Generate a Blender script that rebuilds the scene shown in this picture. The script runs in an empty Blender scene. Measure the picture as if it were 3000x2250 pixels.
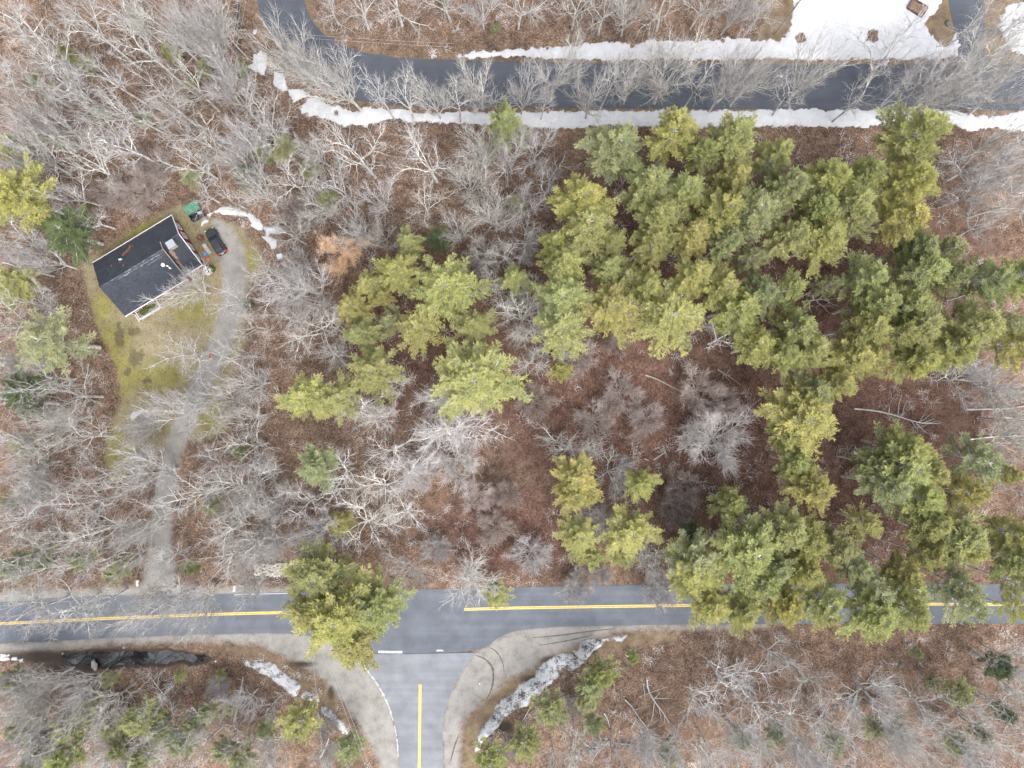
import bpy, bmesh, math, random
import numpy as np
from mathutils import Vector, Matrix

# ------------------------------------------------------------------ camera, sky, sun, exposure
SC = bpy.context.scene
COL = SC.collection
H = 120.0            # drone height in metres
S = 0.058            # metres of ground per photo pixel (photo is 3000 x 2250)

cam_d = bpy.data.cameras.new('camera')
cam = bpy.data.objects.new('camera', cam_d)
COL.objects.link(cam)
cam.location = (0, 0, H)
cam.rotation_euler = (0, 0, 0)
cam_d.sensor_width = 36
cam_d.lens = 36 * H / (3000 * S)
cam_d.clip_start = 1
cam_d.clip_end = 2000
SC.camera = cam

SUN_EL, SUN_AZ = math.radians(52), math.radians(150)
world = bpy.data.worlds.new('World')
SC.world = world
world.use_nodes = True
wn = world.node_tree
bg = wn.nodes['Background']
sky = wn.nodes.new('ShaderNodeTexSky')
sky.sky_type = 'NISHITA'
sky.sun_disc = False
sky.sun_elevation = SUN_EL
sky.sun_rotation = SUN_AZ
sky.air_density = 1.0
sky.dust_density = 4.0
sky.ozone_density = 1.0
hsv = wn.nodes.new('ShaderNodeHueSaturation')       # overcast: the blue is mostly veiled by cloud
hsv.inputs['Saturation'].default_value = 0.30
wn.links.new(sky.outputs[0], hsv.inputs['Color'])
wn.links.new(hsv.outputs[0], bg.inputs[0])
bg.inputs[1].default_value = 0.15

sun_d = bpy.data.lights.new('sun', 'SUN')
sun_d.energy = 0.8
sun_d.angle = math.radians(60)
sun_d.color = (1.0, 0.965, 0.92)
sun = bpy.data.objects.new('sun', sun_d)
COL.objects.link(sun)
sun.rotation_euler = (math.pi / 2 - SUN_EL, 0, math.pi - SUN_AZ)

SC.view_settings.view_transform = 'Standard'
SC.view_settings.look = 'None'
SC.view_settings.gamma = 1.0
SC.view_settings.use_curve_mapping = False
SC.view_settings.exposure = 1.75
SC.cycles.use_denoising = True
SC.cycles.max_bounces = 5
SC.cycles.diffuse_bounces = 3
SC.cycles.transparent_max_bounces = 4
SC.cycles.use_adaptive_sampling = True
SC.cycles.adaptive_threshold = 0.02

# ------------------------------------------------------------------ helpers
def G(px, py, z=0.0):
    """photo pixel of a point at height z -> world x, y"""
    k = S * (H - z) / H
    return ((px - 1500) * k, (1125 - py) * k)

def GP(pts):
    return [G(x, y) for x, y in pts]

def tile(ox, oy, sc, pts):
    return [(ox + x / sc, oy + y / sc) for x, y in pts]

def mesh_np(name, V, F, smooth=False):
    """V (n,3); F (m,3) or (m,4) int"""
    V = np.asarray(V, np.float32); F = np.asarray(F, np.int32)
    me = bpy.data.meshes.new(name)
    k = F.shape[1]
    me.vertices.add(len(V)); me.vertices.foreach_set('co', V.ravel())
    me.loops.add(F.size); me.loops.foreach_set('vertex_index', F.ravel())
    me.polygons.add(len(F))
    me.polygons.foreach_set('loop_start', np.arange(0, F.size, k, dtype=np.int32))
    me.polygons.foreach_set('loop_total', np.full(len(F), k, np.int32))
    if smooth:
        me.polygons.foreach_set('use_smooth', np.ones(len(F), bool))
    me.update(calc_edges=True)
    return me

def fattr(me, name, vals, domain='POINT'):
    a = me.attributes.new(name, 'FLOAT', domain)
    a.data.foreach_set('value', np.asarray(vals, np.float32))

def obj(name, me, mat=None, parent=None, loc=None):
    o = bpy.data.objects.new(name, me)
    COL.objects.link(o)
    if mat is not None and me is not None and not me.materials:
        me.materials.append(mat)
    if parent is not None:
        o.parent = parent
    if loc is not None:
        o.location = loc
    return o

def empty(name, loc=(0, 0, 0), rz=0.0):
    o = bpy.data.objects.new(name, None)
    COL.objects.link(o)
    o.location = loc
    o.rotation_euler = (0, 0, rz)
    o.empty_display_size = 0.3
    return o

def tag(o, label, cat, group=None):
    o['label'] = label
    o['category'] = cat
    if group:
        o['group'] = group
    return o

def struct(o):
    o['kind'] = 'structure'
    return o

class MB:
    """collects faces for one mesh"""
    def __init__(s):
        s.v = []; s.f = []
    def box(s, x0, y0, z0, x1, y1, z1):
        b = len(s.v)
        s.v += [(x0, y0, z0), (x1, y0, z0), (x1, y1, z0), (x0, y1, z0), (x0, y0, z1), (x1, y0, z1), (x1, y1, z1), (x0, y1, z1)]
        s.f += [tuple(b + i for i in q) for q in ((0, 3, 2, 1), (4, 5, 6, 7), (0, 1, 5, 4), (1, 2, 6, 5), (2, 3, 7, 6), (3, 0, 4, 7))]
        return s
    def poly(s, pts):
        b = len(s.v)
        s.v += [tuple(p) for p in pts]
        s.f.append(tuple(range(b, b + len(pts))))
        return s
    def prism(s, pts, z0, z1):
        """pts ccw outline (x,y)"""
        n = len(pts); b = len(s.v)
        s.v += [(x, y, z0) for x, y in pts] + [(x, y, z1) for x, y in pts]
        s.f.append(tuple(b + n + i for i in range(n)))
        s.f.append(tuple(b + n - 1 - i for i in range(n)))
        for i in range(n):
            j = (i + 1) % n
            s.f.append((b + i, b + j, b + n + j, b + n + i))
        return s
    def bar(s, p, q, w, h=None):
        p = Vector(p); q = Vector(q); h = h or w
        d = (q - p).normalized()
        a = d.cross(Vector((0, 0, 1)))
        if a.length < 1e-3:
            a = Vector((1, 0, 0))
        a.normalize(); c = a.cross(d)
        b = len(s.v)
        for P in (p, q):
            for i, j in ((-1, -1), (1, -1), (1, 1), (-1, 1)):
                s.v.append(tuple(P + a * (i * w / 2) + c * (j * h / 2)))
        s.f += [tuple(b + i for i in q4) for q4 in ((0, 1, 2, 3), (7, 6, 5, 4), (0, 4, 5, 1), (1, 5, 6, 2), (2, 6, 7, 3), (3, 7, 4, 0))]
        return s
    def tube(s, pts, rad, n=8, cap=True):
        V, F = tube_np(pts, rad, n)
        b = len(s.v)
        s.v += [tuple(p) for p in V]
        s.f += [tuple(int(b + i) for i in q) for q in F]
        if cap:
            m = len(V)
            s.f.append(tuple(b + n - 1 - i for i in range(n)))
            s.f.append(tuple(b + m - n + i for i in range(n)))
        return s
    def build(s, name, mat, parent=None, bevel=0.0, smooth=False):
        me = bpy.data.meshes.new(name)
        me.from_pydata(s.v, [], s.f)
        if bevel > 0:
            bm = bmesh.new(); bm.from_mesh(me)
            bmesh.ops.remove_doubles(bm, verts=bm.verts, dist=1e-5)
            bmesh.ops.bevel(bm, geom=[e for e in bm.edges if len(e.link_faces) == 2 and e.calc_face_angle(0) > 0.5],
                            offset=bevel, segments=2, affect='EDGES', profile=0.6)
            bmesh.ops.recalc_face_normals(bm, faces=bm.faces)
            bm.to_mesh(me); bm.free()
        if smooth:
            for p in me.polygons:
                p.use_smooth = True
        me.update()
        return obj(name, me, mat, parent)

def tube_np(pts, rad, n):
    P = np.asarray(pts, float); R = np.asarray(rad, float)
    m = len(P)
    T = np.gradient(P, axis=0)
    T /= np.linalg.norm(T, axis=1)[:, None] + 1e-9
    ref = np.array([0.31, 0.95, 0.05]) if abs(T[:, 2]).mean() > 0.5 else np.array([0.05, 0.1, 0.99])
    A = np.cross(T, ref); A /= np.linalg.norm(A, axis=1)[:, None] + 1e-9
    B = np.cross(T, A)
    th = np.arange(n) * 2 * np.pi / n
    V = P[:, None, :] + R[:, None, None] * (A[:, None, :] * np.cos(th)[None, :, None] + B[:, None, :] * np.sin(th)[None, :, None])
    V = V.reshape(-1, 3)
    i = np.arange(m - 1)[:, None] * n; j = np.arange(n)[None, :]; k = (j + 1) % n
    F = np.stack([i + j, i + n + j, i + n + k, i + k], -1).reshape(-1, 4)
    return V, F

def sdf(poly, X, Y):
    """signed distance to polygon, positive inside"""
    P = np.asarray(poly, float)
    d = np.full(X.shape, 1e9); ins = np.zeros(X.shape, bool)
    n = len(P)
    for a in range(n):
        x0, y0 = P[a]; x1, y1 = P[(a + 1) % n]
        ex, ey = x1 - x0, y1 - y0
        t = np.clip(((X - x0) * ex + (Y - y0) * ey) / (ex * ex + ey * ey + 1e-12), 0, 1)
        d = np.minimum(d, (X - x0 - ex * t) ** 2 + (Y - y0 - ey * t) ** 2)
        c = ((y0 > Y) != (y1 > Y)) & (X < ex * (Y - y0) / (ey if ey else 1e-12) + x0)
        ins ^= c
    d = np.sqrt(d)
    return np.where(ins, d, -d)

def pdist(line, wid, X, Y):
    """distance inside a polyline with varying half width (positive inside)"""
    P = np.asarray(line, float); W = np.asarray(wid, float)
    best = np.full(X.shape, -1e9)
    for a in range(len(P) - 1):
        x0, y0 = P[a]; ex, ey = P[a + 1] - P[a]
        t = np.clip(((X - x0) * ex + (Y - y0) * ey) / (ex * ex + ey * ey), 0, 1)
        d = np.sqrt((X - x0 - ex * t) ** 2 + (Y - y0 - ey * t) ** 2)
        best = np.maximum(best, W[a] + (W[a + 1] - W[a]) * t - d)
    return best

_rs = np.random.RandomState(7)
_LAT = _rs.rand(256, 256)
def vnoise(X, Y, sc):
    x = np.asarray(X) * sc; y = np.asarray(Y) * sc
    xi = np.floor(x).astype(int); yi = np.floor(y).astype(int)
    fx = x - xi; fy = y - yi
    fx = fx * fx * (3 - 2 * fx); fy = fy * fy * (3 - 2 * fy)
    g = lambda a, b: _LAT[a % 256, b % 256]
    return (g(xi, yi) * (1 - fx) + g(xi + 1, yi) * fx) * (1 - fy) + (g(xi, yi + 1) * (1 - fx) + g(xi + 1, yi + 1) * fx) * fy
def fbm(X, Y, sc, o=4):
    r = 0; a = 0.5; t = 0
    for k in range(o):
        r = r + a * vnoise(np.asarray(X) + 31.7 * k, np.asarray(Y) - 17.3 * k, sc * 2 ** k); t += a; a *= 0.5
    return r / t
def sstep(a, b, x):
    t = np.clip((x - a) / (b - a), 0, 1)
    return t * t * (3 - 2 * t)

# ------------------------------------------------------------------ materials
class NT:
    def __init__(s, name):
        s.m = bpy.data.materials.new(name); s.m.use_nodes = True
        s.t = s.m.node_tree; s.b = s.t.nodes['Principled BSDF']
        s.b.inputs['Specular IOR Level'].default_value = 0.25
        s.b.inputs['Roughness'].default_value = 0.85
    def n(s, typ, **kw):
        nd = s.t.nodes.new('ShaderNode' + typ)
        for k, v in kw.items():
            if k in nd.inputs.keys():
                nd.inputs[k].default_value = v
            else:
                setattr(nd, k, v)
        return nd
    def l(s, a, b):
        s.t.links.new(a, b)
    def coord(s, kind='Object'):
        return s.n('TexCoord').outputs[kind]
    def noise(s, scale, detail=4, rough=0.55, co=None, out='Fac'):
        nd = s.n('TexNoise'); nd.inputs['Scale'].default_value = scale
        nd.inputs['Detail'].default_value = detail; nd.inputs['Roughness'].default_value = rough
        s.l(co if co is not None else s.coord(), nd.inputs['Vector'])
        return nd.outputs[out]
    def ramp(s, fac, stops, interp='LINEAR'):
        r = s.n('ValToRGB'); r.color_ramp.interpolation = interp
        el = r.color_ramp.elements
        while len(el) < len(stops):
            el.new(0.5)
        for e, (p, c) in zip(el, stops):
            e.position = p; e.color = (*c, 1) if len(c) == 3 else c
        s.l(fac, r.inputs[0])
        return r.outputs[0]
    def mix(s, fac, a, b, mode='MIX'):
        nd = s.n('MixRGB', blend_type=mode)
        for k, v in ((0, fac), (1, a), (2, b)):
            if isinstance(v, bpy.types.NodeSocket):
                s.l(v, nd.inputs[k])
            elif isinstance(v, (int, float)):
                nd.inputs[k].default_value = v
            else:
                nd.inputs[k].default_value = (*v, 1)
        return nd.outputs[0]
    def math(s, op, a, b=0.0, clamp=False):
        nd = s.n('Math', operation=op); nd.use_clamp = clamp
        for k, v in ((0, a), (1, b)):
            if isinstance(v, bpy.types.NodeSocket):
                s.l(v, nd.inputs[k])
            else:
                nd.inputs[k].default_value = v
        return nd.outputs[0]
    def attr(s, name, out='Fac'):
        nd = s.n('Attribute', attribute_name=name)
        return nd.outputs[out]
    def bump(s, h, strength=0.5, dist=0.05):
        nd = s.n('Bump'); nd.inputs['Strength'].default_value = strength; nd.inputs['Distance'].default_value = dist
        s.l(h, nd.inputs['Height']); s.l(nd.outputs[0], s.b.inputs['Normal'])
    def matte(s):
        d = s.t.nodes.new('ShaderNodeBsdfDiffuse')
        for a, b in (('Base Color', 'Color'), ('Normal', 'Normal')):
            for lk in list(s.b.inputs[a].links):
                s.l(lk.from_socket, d.inputs[b])
        s.l(d.outputs[0], s.t.nodes['Material Output'].inputs[0])
        s.t.nodes.remove(s.b); s.b = d
        return s.m
    def base(s, c):
        if isinstance(c, bpy.types.NodeSocket):
            s.l(c, s.b.inputs['Base Color'])
        else:
            s.b.inputs['Base Color'].default_value = (*c, 1)
        return s

def plain(name, c, rough=0.7, var=0.25, scale=6.0, metal=0.0, spec=0.3):
    n = NT(name)
    f = n.noise(scale, 5)
    n.base(n.ramp(f, [(0.3, tuple(x * (1 - var) for x in c)), (0.7, tuple(min(1, x * (1 + var)) for x in c))]))
    n.b.inputs['Roughness'].default_value = rough
    n.b.inputs['Metallic'].default_value = metal
    n.b.inputs['Specular IOR Level'].default_value = spec
    return n.m

def mat_flat(name, c):
    n = NT(name); n.base(c)
    return n.matte()

def mat_ground():
    n = NT('ground_litter')
    co = n.coord()
    vor = n.n('TexVoronoi'); vor.inputs['Scale'].default_value = 5.5; n.l(co, vor.inputs['Vector'])
    sep = n.n('SeparateColor'); n.l(vor.outputs['Color'], sep.inputs[0])
    fine = n.noise(6, 3, 0.7, co)
    mid = n.noise(0.55, 4, 0.65, co)
    big = n.noise(0.10, 4, 0.65, co)
    nz = n.noise(0.9, 4, 0.7, co)
    leaf = n.ramp(sep.outputs[0], [(0.0, (0.068, 0.045, 0.035)), (0.35, (0.110, 0.077, 0.060)), (0.7, (0.144, 0.104, 0.081)), (1.0, (0.196, 0.149, 0.119))])
    mott = n.ramp(mid, [(0.30, (0.58, 0.55, 0.53)), (0.5, (0.96, 0.95, 0.94)), (0.72, (1.36, 1.34, 1.30))])
    f_m = n.ramp(fine, [(0.3, (0.70, 0.68, 0.66)), (0.7, (1.25, 1.25, 1.25))])
    litter = n.mix(1.0, n.mix(1.0, leaf, mott, 'MULTIPLY'), f_m, 'MULTIPLY')
    litter = n.mix(1.0, litter, n.ramp(big, [(0.32, (0.72, 0.74, 0.76)), (0.5, (1.0, 0.98, 0.96)), (0.68, (1.28, 1.24, 1.20))]), 'MULTIPLY')
    duff = n.mix(1.0, n.ramp(sep.outputs[1], [(0, (0.058, 0.034, 0.027)), (0.6, (0.098, 0.060, 0.048)), (1, (0.145, 0.093, 0.074))]), mott, 'MULTIPLY')
    masks = n.n('Attribute', attribute_name='masks').outputs['Color']
    masks2 = n.n('Attribute', attribute_name='masks2').outputs['Color']
    masks3 = n.n('Attribute', attribute_name='masks3').outputs['Color']
    m1 = n.n('SeparateColor'); n.l(masks, m1.inputs[0])
    m2 = n.n('SeparateColor'); n.l(masks2, m2.inputs[0])
    m3 = n.n('SeparateColor'); n.l(masks3, m3.inputs[0])
    pert = n.math('SUBTRACT', n.math('ADD', n.math('MULTIPLY', nz, 0.7), n.math('MULTIPLY', fine, 0.3)), 0.5)
    def mask(a, sharp, amp):
        v = n.math('ADD', a, n.math('MULTIPLY', pert, amp))
        mr = n.n('MapRange'); mr.inputs['From Min'].default_value = 0.5 - sharp; mr.inputs['From Max'].default_value = 0.5 + sharp
        n.l(v, mr.inputs['Value'])
        return mr.outputs[0]
    c = n.mix(mask(m2.outputs[0], 0.3, 0.9), litter, duff)
    grass_t = n.ramp(fine, [(0.3, (0.135, 0.116, 0.074)), (0.5, (0.185, 0.163, 0.106)), (0.72, (0.24, 0.215, 0.148))])
    grass_g = n.ramp(fine, [(0.3, (0.140, 0.130, 0.048)), (0.55, (0.185, 0.172, 0.066)), (0.75, (0.225, 0.210, 0.092))])
    lawn = n.mix(mask(m2.outputs[1], 0.40, 2.6), grass_t, grass_g)
    lawn = n.mix(1.0, lawn, n.ramp(mid, [(0.3, (0.82, 0.82, 0.82)), (0.7, (1.12, 1.12, 1.12))]), 'MULTIPLY')
    lawn = n.mix(mask(m2.outputs[2], 0.22, 3.2), lawn, (0.098, 0.088, 0.052))
    lf = n.ramp(sep.outputs[2], [(0.80, (1, 1, 1)), (0.86, (0.80, 0.70, 0.62))])
    lawn = n.mix(1.0, lawn, lf, 'MULTIPLY')
    lawn = n.mix(1.0, lawn, n.ramp(big, [(0.35, (0.82, 0.80, 0.78)), (0.65, (1.16, 1.15, 1.15))]), 'MULTIPLY')
    c = n.mix(mask(m1.outputs[0], 0.16, 1.2), c, lawn)
    tan = n.mix(1.0, n.ramp(fine, [(0.3, (0.105, 0.078, 0.054)), (0.7, (0.185, 0.142, 0.098))]), mott, 'MULTIPLY')
    c = n.mix(mask(m1.outputs[2], 0.25, 1.1), c, tan)
    gr = n.ramp(fine, [(0.3, (0.165, 0.158, 0.148)), (0.7, (0.242, 0.234, 0.220))])
    gr = n.mix(1.0, gr, n.ramp(mid, [(0.3, (0.70, 0.68, 0.66)), (0.5, (0.98, 0.97, 0.96)), (0.7, (1.16, 1.15, 1.14))]), 'MULTIPLY')
    c = n.mix(mask(m1.outputs[1], 0.22, 1.0), c, gr)
    wet = n.ramp(fine, [(0.3, (0.034, 0.028, 0.024)), (0.7, (0.070, 0.056, 0.046))])
    c = n.mix(mask(m3.outputs[0], 0.25, 0.9), c, wet)
    n.base(c)
    return n.matte()

def mat_asphalt(name, c, patch=0.16):
    n = NT(name)
    co = n.coord()
    f = n.noise(26, 2, 0.7, co); m = n.noise(0.35, 4, 0.6, co)
    mp = n.n('Mapping'); mp.inputs['Scale'].default_value = (0.03, 1.1, 1); n.l(co, mp.inputs['Vector'])
    st = n.noise(1.0, 3, 0.5, mp.outputs[0])
    k = n.ramp(f, [(0.3, tuple(x * 0.86 for x in c)), (0.7, tuple(x * 1.14 for x in c))])
    k = n.mix(1.0, k, n.ramp(m, [(0.3, (1 - patch,) * 3), (0.7, (1 + patch,) * 3)]), 'MULTIPLY')
    k = n.mix(1.0, k, n.ramp(st, [(0.35, (0.93,) * 3), (0.65, (1.06,) * 3)]), 'MULTIPLY')
    n.base(k)
    return n.matte()

def mat_snow(name='old_snow', dirt=0.5):
    n = NT(name)
    co = n.coord()
    a = n.noise(0.9, 5, 0.72, co); b = n.noise(4.0, 4, 0.7, co)
    k = n.mix(0.35, a, b)
    c = n.ramp(k, [(0.29 + 0.17 * dirt - 0.05, (0.045, 0.042, 0.040)), (0.31 + 0.20 * dirt, (0.37, 0.375, 0.39)), (0.70, (0.47, 0.478, 0.495))])
    t = n.math('ADD', n.attr('thin'), n.math('MULTIPLY', n.math('SUBTRACT', b, 0.5), 1.6))
    mr = n.n('MapRange'); mr.inputs['From Min'].default_value = 0.55; mr.inputs['From Max'].default_value = 0.95; n.l(t, mr.inputs['Value'])
    n.base(n.mix(mr.outputs[0], c, (0.15, 0.125, 0.11)))
    n.b.inputs['Roughness'].default_value = 0.7
    n.bump(n.math('ADD', b, a), 0.7, 0.12)
    return n.m

def mat_bark(name, twig=False):
    n = NT(name)
    oi = n.n('ObjectInfo')
    a = n.noise(1.6, 2, 0.65)
    if twig:
        c = n.ramp(a, [(0.3, (0.285, 0.262, 0.254)), (0.7, (0.44, 0.418, 0.408))])
    else:
        c = n.ramp(a, [(0.30, (0.190, 0.182, 0.172)), (0.46, (0.38, 0.373, 0.360)), (0.60, (0.53, 0.526, 0.500)), (0.72, (0.65, 0.64, 0.55))])
    c = n.mix(1.0, c, oi.outputs['Color'], 'MULTIPLY')
    n.base(c)
    return n.matte()

def mat_needles(name):
    n = NT(name)
    oi = n.n('ObjectInfo')
    t = n.attr('tint')
    c = n.ramp(t, [(0.0, (0.235, 0.252, 0.128)), (0.35, (0.328, 0.338, 0.152)), (0.7, (0.405, 0.406, 0.172)), (1.0, (0.485, 0.462, 0.205))])
    c = n.mix(1.0, c, oi.outputs['Color'], 'MULTIPLY')
    n.base(c)
    n.matte()
    tr = n.n('BsdfTranslucent'); n.l(c, tr.inputs[0])
    ms = n.n('MixShader'); ms.inputs[0].default_value = 0.42
    n.l(n.b.outputs[0], ms.inputs[1]); n.l(tr.outputs[0], ms.inputs[2]); n.l(ms.outputs[0], n.t.nodes['Material Output'].inputs[0])
    return n.m

def mat_roof():
    n = NT('roof_shingle')
    co = n.coord()
    br = n.n('TexBrick'); br.inputs['Scale'].default_value = 1.0
    br.inputs['Brick Width'].default_value = 0.33; br.inputs['Row Height'].default_value = 0.14; br.inputs['Mortar Size'].default_value = 0.006
    br.inputs['Color1'].default_value = (0.022, 0.026, 0.034, 1); br.inputs['Color2'].default_value = (0.034, 0.038, 0.048, 1); br.inputs['Mortar'].default_value = (0.011, 0.012, 0.015, 1)
    n.l(co, br.inputs['Vector'])
    f = n.noise(14, 4, 0.7, co); m = n.noise(0.5, 4, 0.6, co)
    c = n.mix(1.0, br.outputs['Color'], n.ramp(f, [(0.3, (0.7, 0.7, 0.7)), (0.7, (1.3, 1.3, 1.3))]), 'MULTIPLY')
    c = n.mix(1.0, c, n.ramp(m, [(0.3, (0.85, 0.85, 0.85)), (0.7, (1.2, 1.2, 1.2))]), 'MULTIPLY')
    n.base(c); n.b.inputs['Roughness'].default_value = 0.9
    n.bump(f, 0.3, 0.01)
    return n.m

def mat_ridge():
    n = NT('ridge_wear')
    f = n.noise(2.2, 6, 0.75)
    n.base(n.ramp(f, [(0.40, (0.027, 0.030, 0.037)), (0.58, (0.10, 0.107, 0.12)), (0.74, (0.22, 0.23, 0.25))]))
    return n.m

def mat_water():
    n = NT('pond_water')
    n.base(n.ramp(n.noise(0.5, 3), [(0.35, (0.007, 0.008, 0.010)), (0.65, (0.016, 0.016, 0.018))]))
    n.b.inputs['Roughness'].default_value = 0.04
    n.b.inputs['IOR'].default_value = 1.6
    n.b.inputs['Specular IOR Level'].default_value = 0.8
    n.bump(n.noise(3, 3), 0.05, 0.01)
    return n.m

M = dict(
    ground=mat_ground(),
    asphalt_dark=mat_asphalt('asphalt_upper', (0.067, 0.074, 0.088), 0.10),
    asphalt_main=mat_asphalt('asphalt_main', (0.097, 0.106, 0.123), 0.15),
    asphalt_side=mat_asphalt('asphalt_side', (0.152, 0.159, 0.172), 0.16),
    yellow=plain('yellow_paint', (0.52, 0.36, 0.085), 0.6, 0.18, 2.0),
    white_paint=plain('white_paint', (0.30, 0.30, 0.31), 0.6, 0.25, 3.0),
    kerb=plain('kerb_concrete', (0.30, 0.30, 0.30), 0.85, 0.35, 2.5),
    tyre_mark=plain('tyre_mark', (0.085, 0.078, 0.068), 0.9, 0.35, 1.5),
    seam=plain('tar_seam', (0.045, 0.047, 0.052), 0.6, 0.3, 3),
    snow=mat_snow('old_snow', 0.25), snow_dirty=mat_snow('dirty_snow', 1.0),
    bark=mat_bark('bark'), twig=mat_bark('twig_bark', True), needle=mat_needles('pine_needles'),
    pinebark=plain('pine_bark', (0.185, 0.175, 0.150), 0.9, 0.35, 2.0),
    roof=mat_roof(), ridge=mat_ridge(),
    red=plain('red_siding', (0.16, 0.030, 0.028), 0.7, 0.15, 2),
    trim=plain('white_trim', (0.50, 0.50, 0.52), 0.5, 0.08, 3),
    glass=plain('window_glass', (0.03, 0.035, 0.045), 0.08, 0.1, 1, 0, 0.8),
    rust=plain('bare_roof_board', (0.15, 0.068, 0.038), 0.9, 0.35, 3),
    metal=plain('galvanised_metal', (0.26, 0.285, 0.305), 0.45, 0.12, 4, 0.3),
    tan=plain('tan_brick', (0.27, 0.23, 0.17), 0.9, 0.2, 8),
    carpaint=plain('black_car_paint', (0.020, 0.023, 0.027), 0.22, 0.15, 2, 0.2, 0.6),
    plastic=plain('black_plastic', (0.022, 0.022, 0.024), 0.6, 0.2, 6),
    rubber=plain('tyre_rubber', (0.018, 0.018, 0.018), 0.9, 0.2, 9),
    rim=plain('wheel_alloy', (0.30, 0.31, 0.32), 0.35, 0.1, 5, 0.6),
    redlamp=plain('red_lamp_lens', (0.42, 0.012, 0.014), 0.25, 0.1, 4),
    clearlamp=plain('clear_lamp_lens', (0.42, 0.43, 0.45), 0.2, 0.1, 4),
    green=plain('green_lid', (0.055, 0.155, 0.098), 0.5, 0.2, 2),
    blackbox=plain('black_bin', (0.018, 0.019, 0.028), 0.6, 0.3, 3),
    tarp=plain('grey_tarp', (0.36, 0.375, 0.40), 0.6, 0.18, 2.2),
    orange=plain('orange_plastic', (0.50, 0.12, 0.05), 0.5, 0.15, 4),
    blue=plain('blue_plastic', (0.05, 0.18, 0.50), 0.5, 0.15, 4),
    bright=plain('white_plastic', (0.55, 0.56, 0.57), 0.5, 0.06, 4),
    wood=plain('weathered_wood', (0.21, 0.19, 0.165), 0.85, 0.3, 3),
    darkwood=plain('dark_timber', (0.060, 0.050, 0.055), 0.85, 0.3, 3),
    soil=plain('bare_soil', (0.165, 0.105, 0.070), 0.95, 0.45, 3.5),
    stone=plain('field_stone', (0.100, 0.096, 0.086), 0.9, 0.4, 1.7),
    palestone=plain('pale_stone', (0.30, 0.28, 0.25), 0.9, 0.3, 3),
    wire=plain('grey_cable', (0.26, 0.25, 0.25), 0.6, 0.1, 3),
    water=mat_water(),
    brush=mat_flat('dry_brush', (0.142, 0.110, 0.094)),
    copper=plain('copper_leaf', (0.52, 0.33, 0.19), 0.8, 0.22, 2.5),
    shrub=plain('shrub_leaf', (0.085, 0.105, 0.022), 0.7, 0.4, 1.5),
    deadwood=plain('bleached_wood', (0.33, 0.315, 0.305), 0.85, 0.3, 3),
)

# ------------------------------------------------------------------ layout polygons (photo pixels)
UP_N = [(890, -60), (890, 0), (904, 41), (931, 86), (985, 122), (1030, 145), (1125, 165), (1202, 172), (1500, 183), (2250, 190), (3160, 190)]
UP_S = [(752, -60), (752, 0), (763, 50), (786, 95), (845, 181), (881, 212), (931, 243), (1000, 280), (1080, 302), (1180, 311), (1400, 314), (2250, 321), (3160, 323)]
LO_N = [(-160, 1774), (0, 1764), (271, 1747), (588, 1741), (750, 1736), (1180, 1728), (1500, 1721), (1952, 1712), (2500, 1710), (3160, 1712)]
LO_S = [(-160, 1897), (0, 1887), (339, 1868), (588, 1859), (750, 1855), (860, 1856), (960, 1872), (1030, 1906), (1060, 1916), (1396, 1912), (1455, 1871), (1500, 1849), (1590, 1838), (1816, 1832), (2250, 1828), (3160, 1826)]
SIDE = [(1052, 1917), (1066, 1948), (1098, 1988), (1130, 2042), (1152, 2101), (1166, 2155), (1171, 2250), (1172, 2380), (1298, 2380), (1298, 2223), (1296, 2133), (1306, 2074), (1329, 2011), (1356, 1957), (1397, 1911)]
DRV = [(2790, 205), (2810, 160), (2803, 110), (2790, 60), (2778, 0), (2772, -60), (2885, -60), (2884, 100), (2884, 150), (2895, 205)]
drive_line = [(470, 1750), (468, 1690), (470, 1600), (474, 1500), (488, 1400), (512, 1300), (548, 1220), (602, 1100), (650, 1000), (682, 900), (690, 800), (676, 740), (655, 690), (640, 660)]
drive_w = [75, 50, 38, 33, 31, 30, 33, 36, 35, 36, 40, 45, 36, 22]
LAWN = [(238, 775), (300, 725), (400, 665), (500, 610), (560, 590), (610, 640), (700, 660), (760, 730), (790, 790), (735, 830), (710, 900), (720, 1000), (690, 1080), (670, 1180), (672, 1262), (600, 1290), (520, 1290), (470, 1330), (430, 1395), (384, 1415), (330, 1400), (308, 1351), (316, 1270), (350, 1180), (348, 1093), (316, 1021), (282, 953), (264, 886)]
POND = tile(0, 1500, 2.212, [(370, 940), (400, 925), (480, 915), (700, 900), (1100, 903), (1330, 925), (1370, 950), (1340, 975), (1200, 975), (1000, 985), (800, 1005), (560, 1012), (470, 990), (400, 965)])
APRON_L = [(-160, 1895), (0, 1885), (339, 1866), (588, 1857), (750, 1853), (860, 1854), (960, 1870), (1030, 1904), (1068, 1940), (1100, 1988), (1132, 2042), (1154, 2101), (1168, 2155), (1173, 2250), (1174, 2380), (1150, 2380), (1118, 2250), (1107, 2223), (1066, 2146), (1003, 2056), (931, 1975), (840, 1925), (750, 1886), (588, 1878), (500, 1880), (339, 1888), (0, 1914), (-160, 1922)]
APRON_R = [(1296, 2380), (1297, 2223), (1294, 2133), (1304, 2074), (1327, 2011), (1354, 1957), (1394, 1913), (1453, 1873), (1500, 1847), (1590, 1836), (1816, 1830), (2250, 1826), (2250, 1838), (1950, 1846), (1850, 1846), (1796, 1853), (1700, 1886), (1615, 1918), (1557, 1957), (1480, 1993), (1430, 2043), (1364, 2101), (1352, 2150), (1345, 2250), (1345, 2380)]
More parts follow.
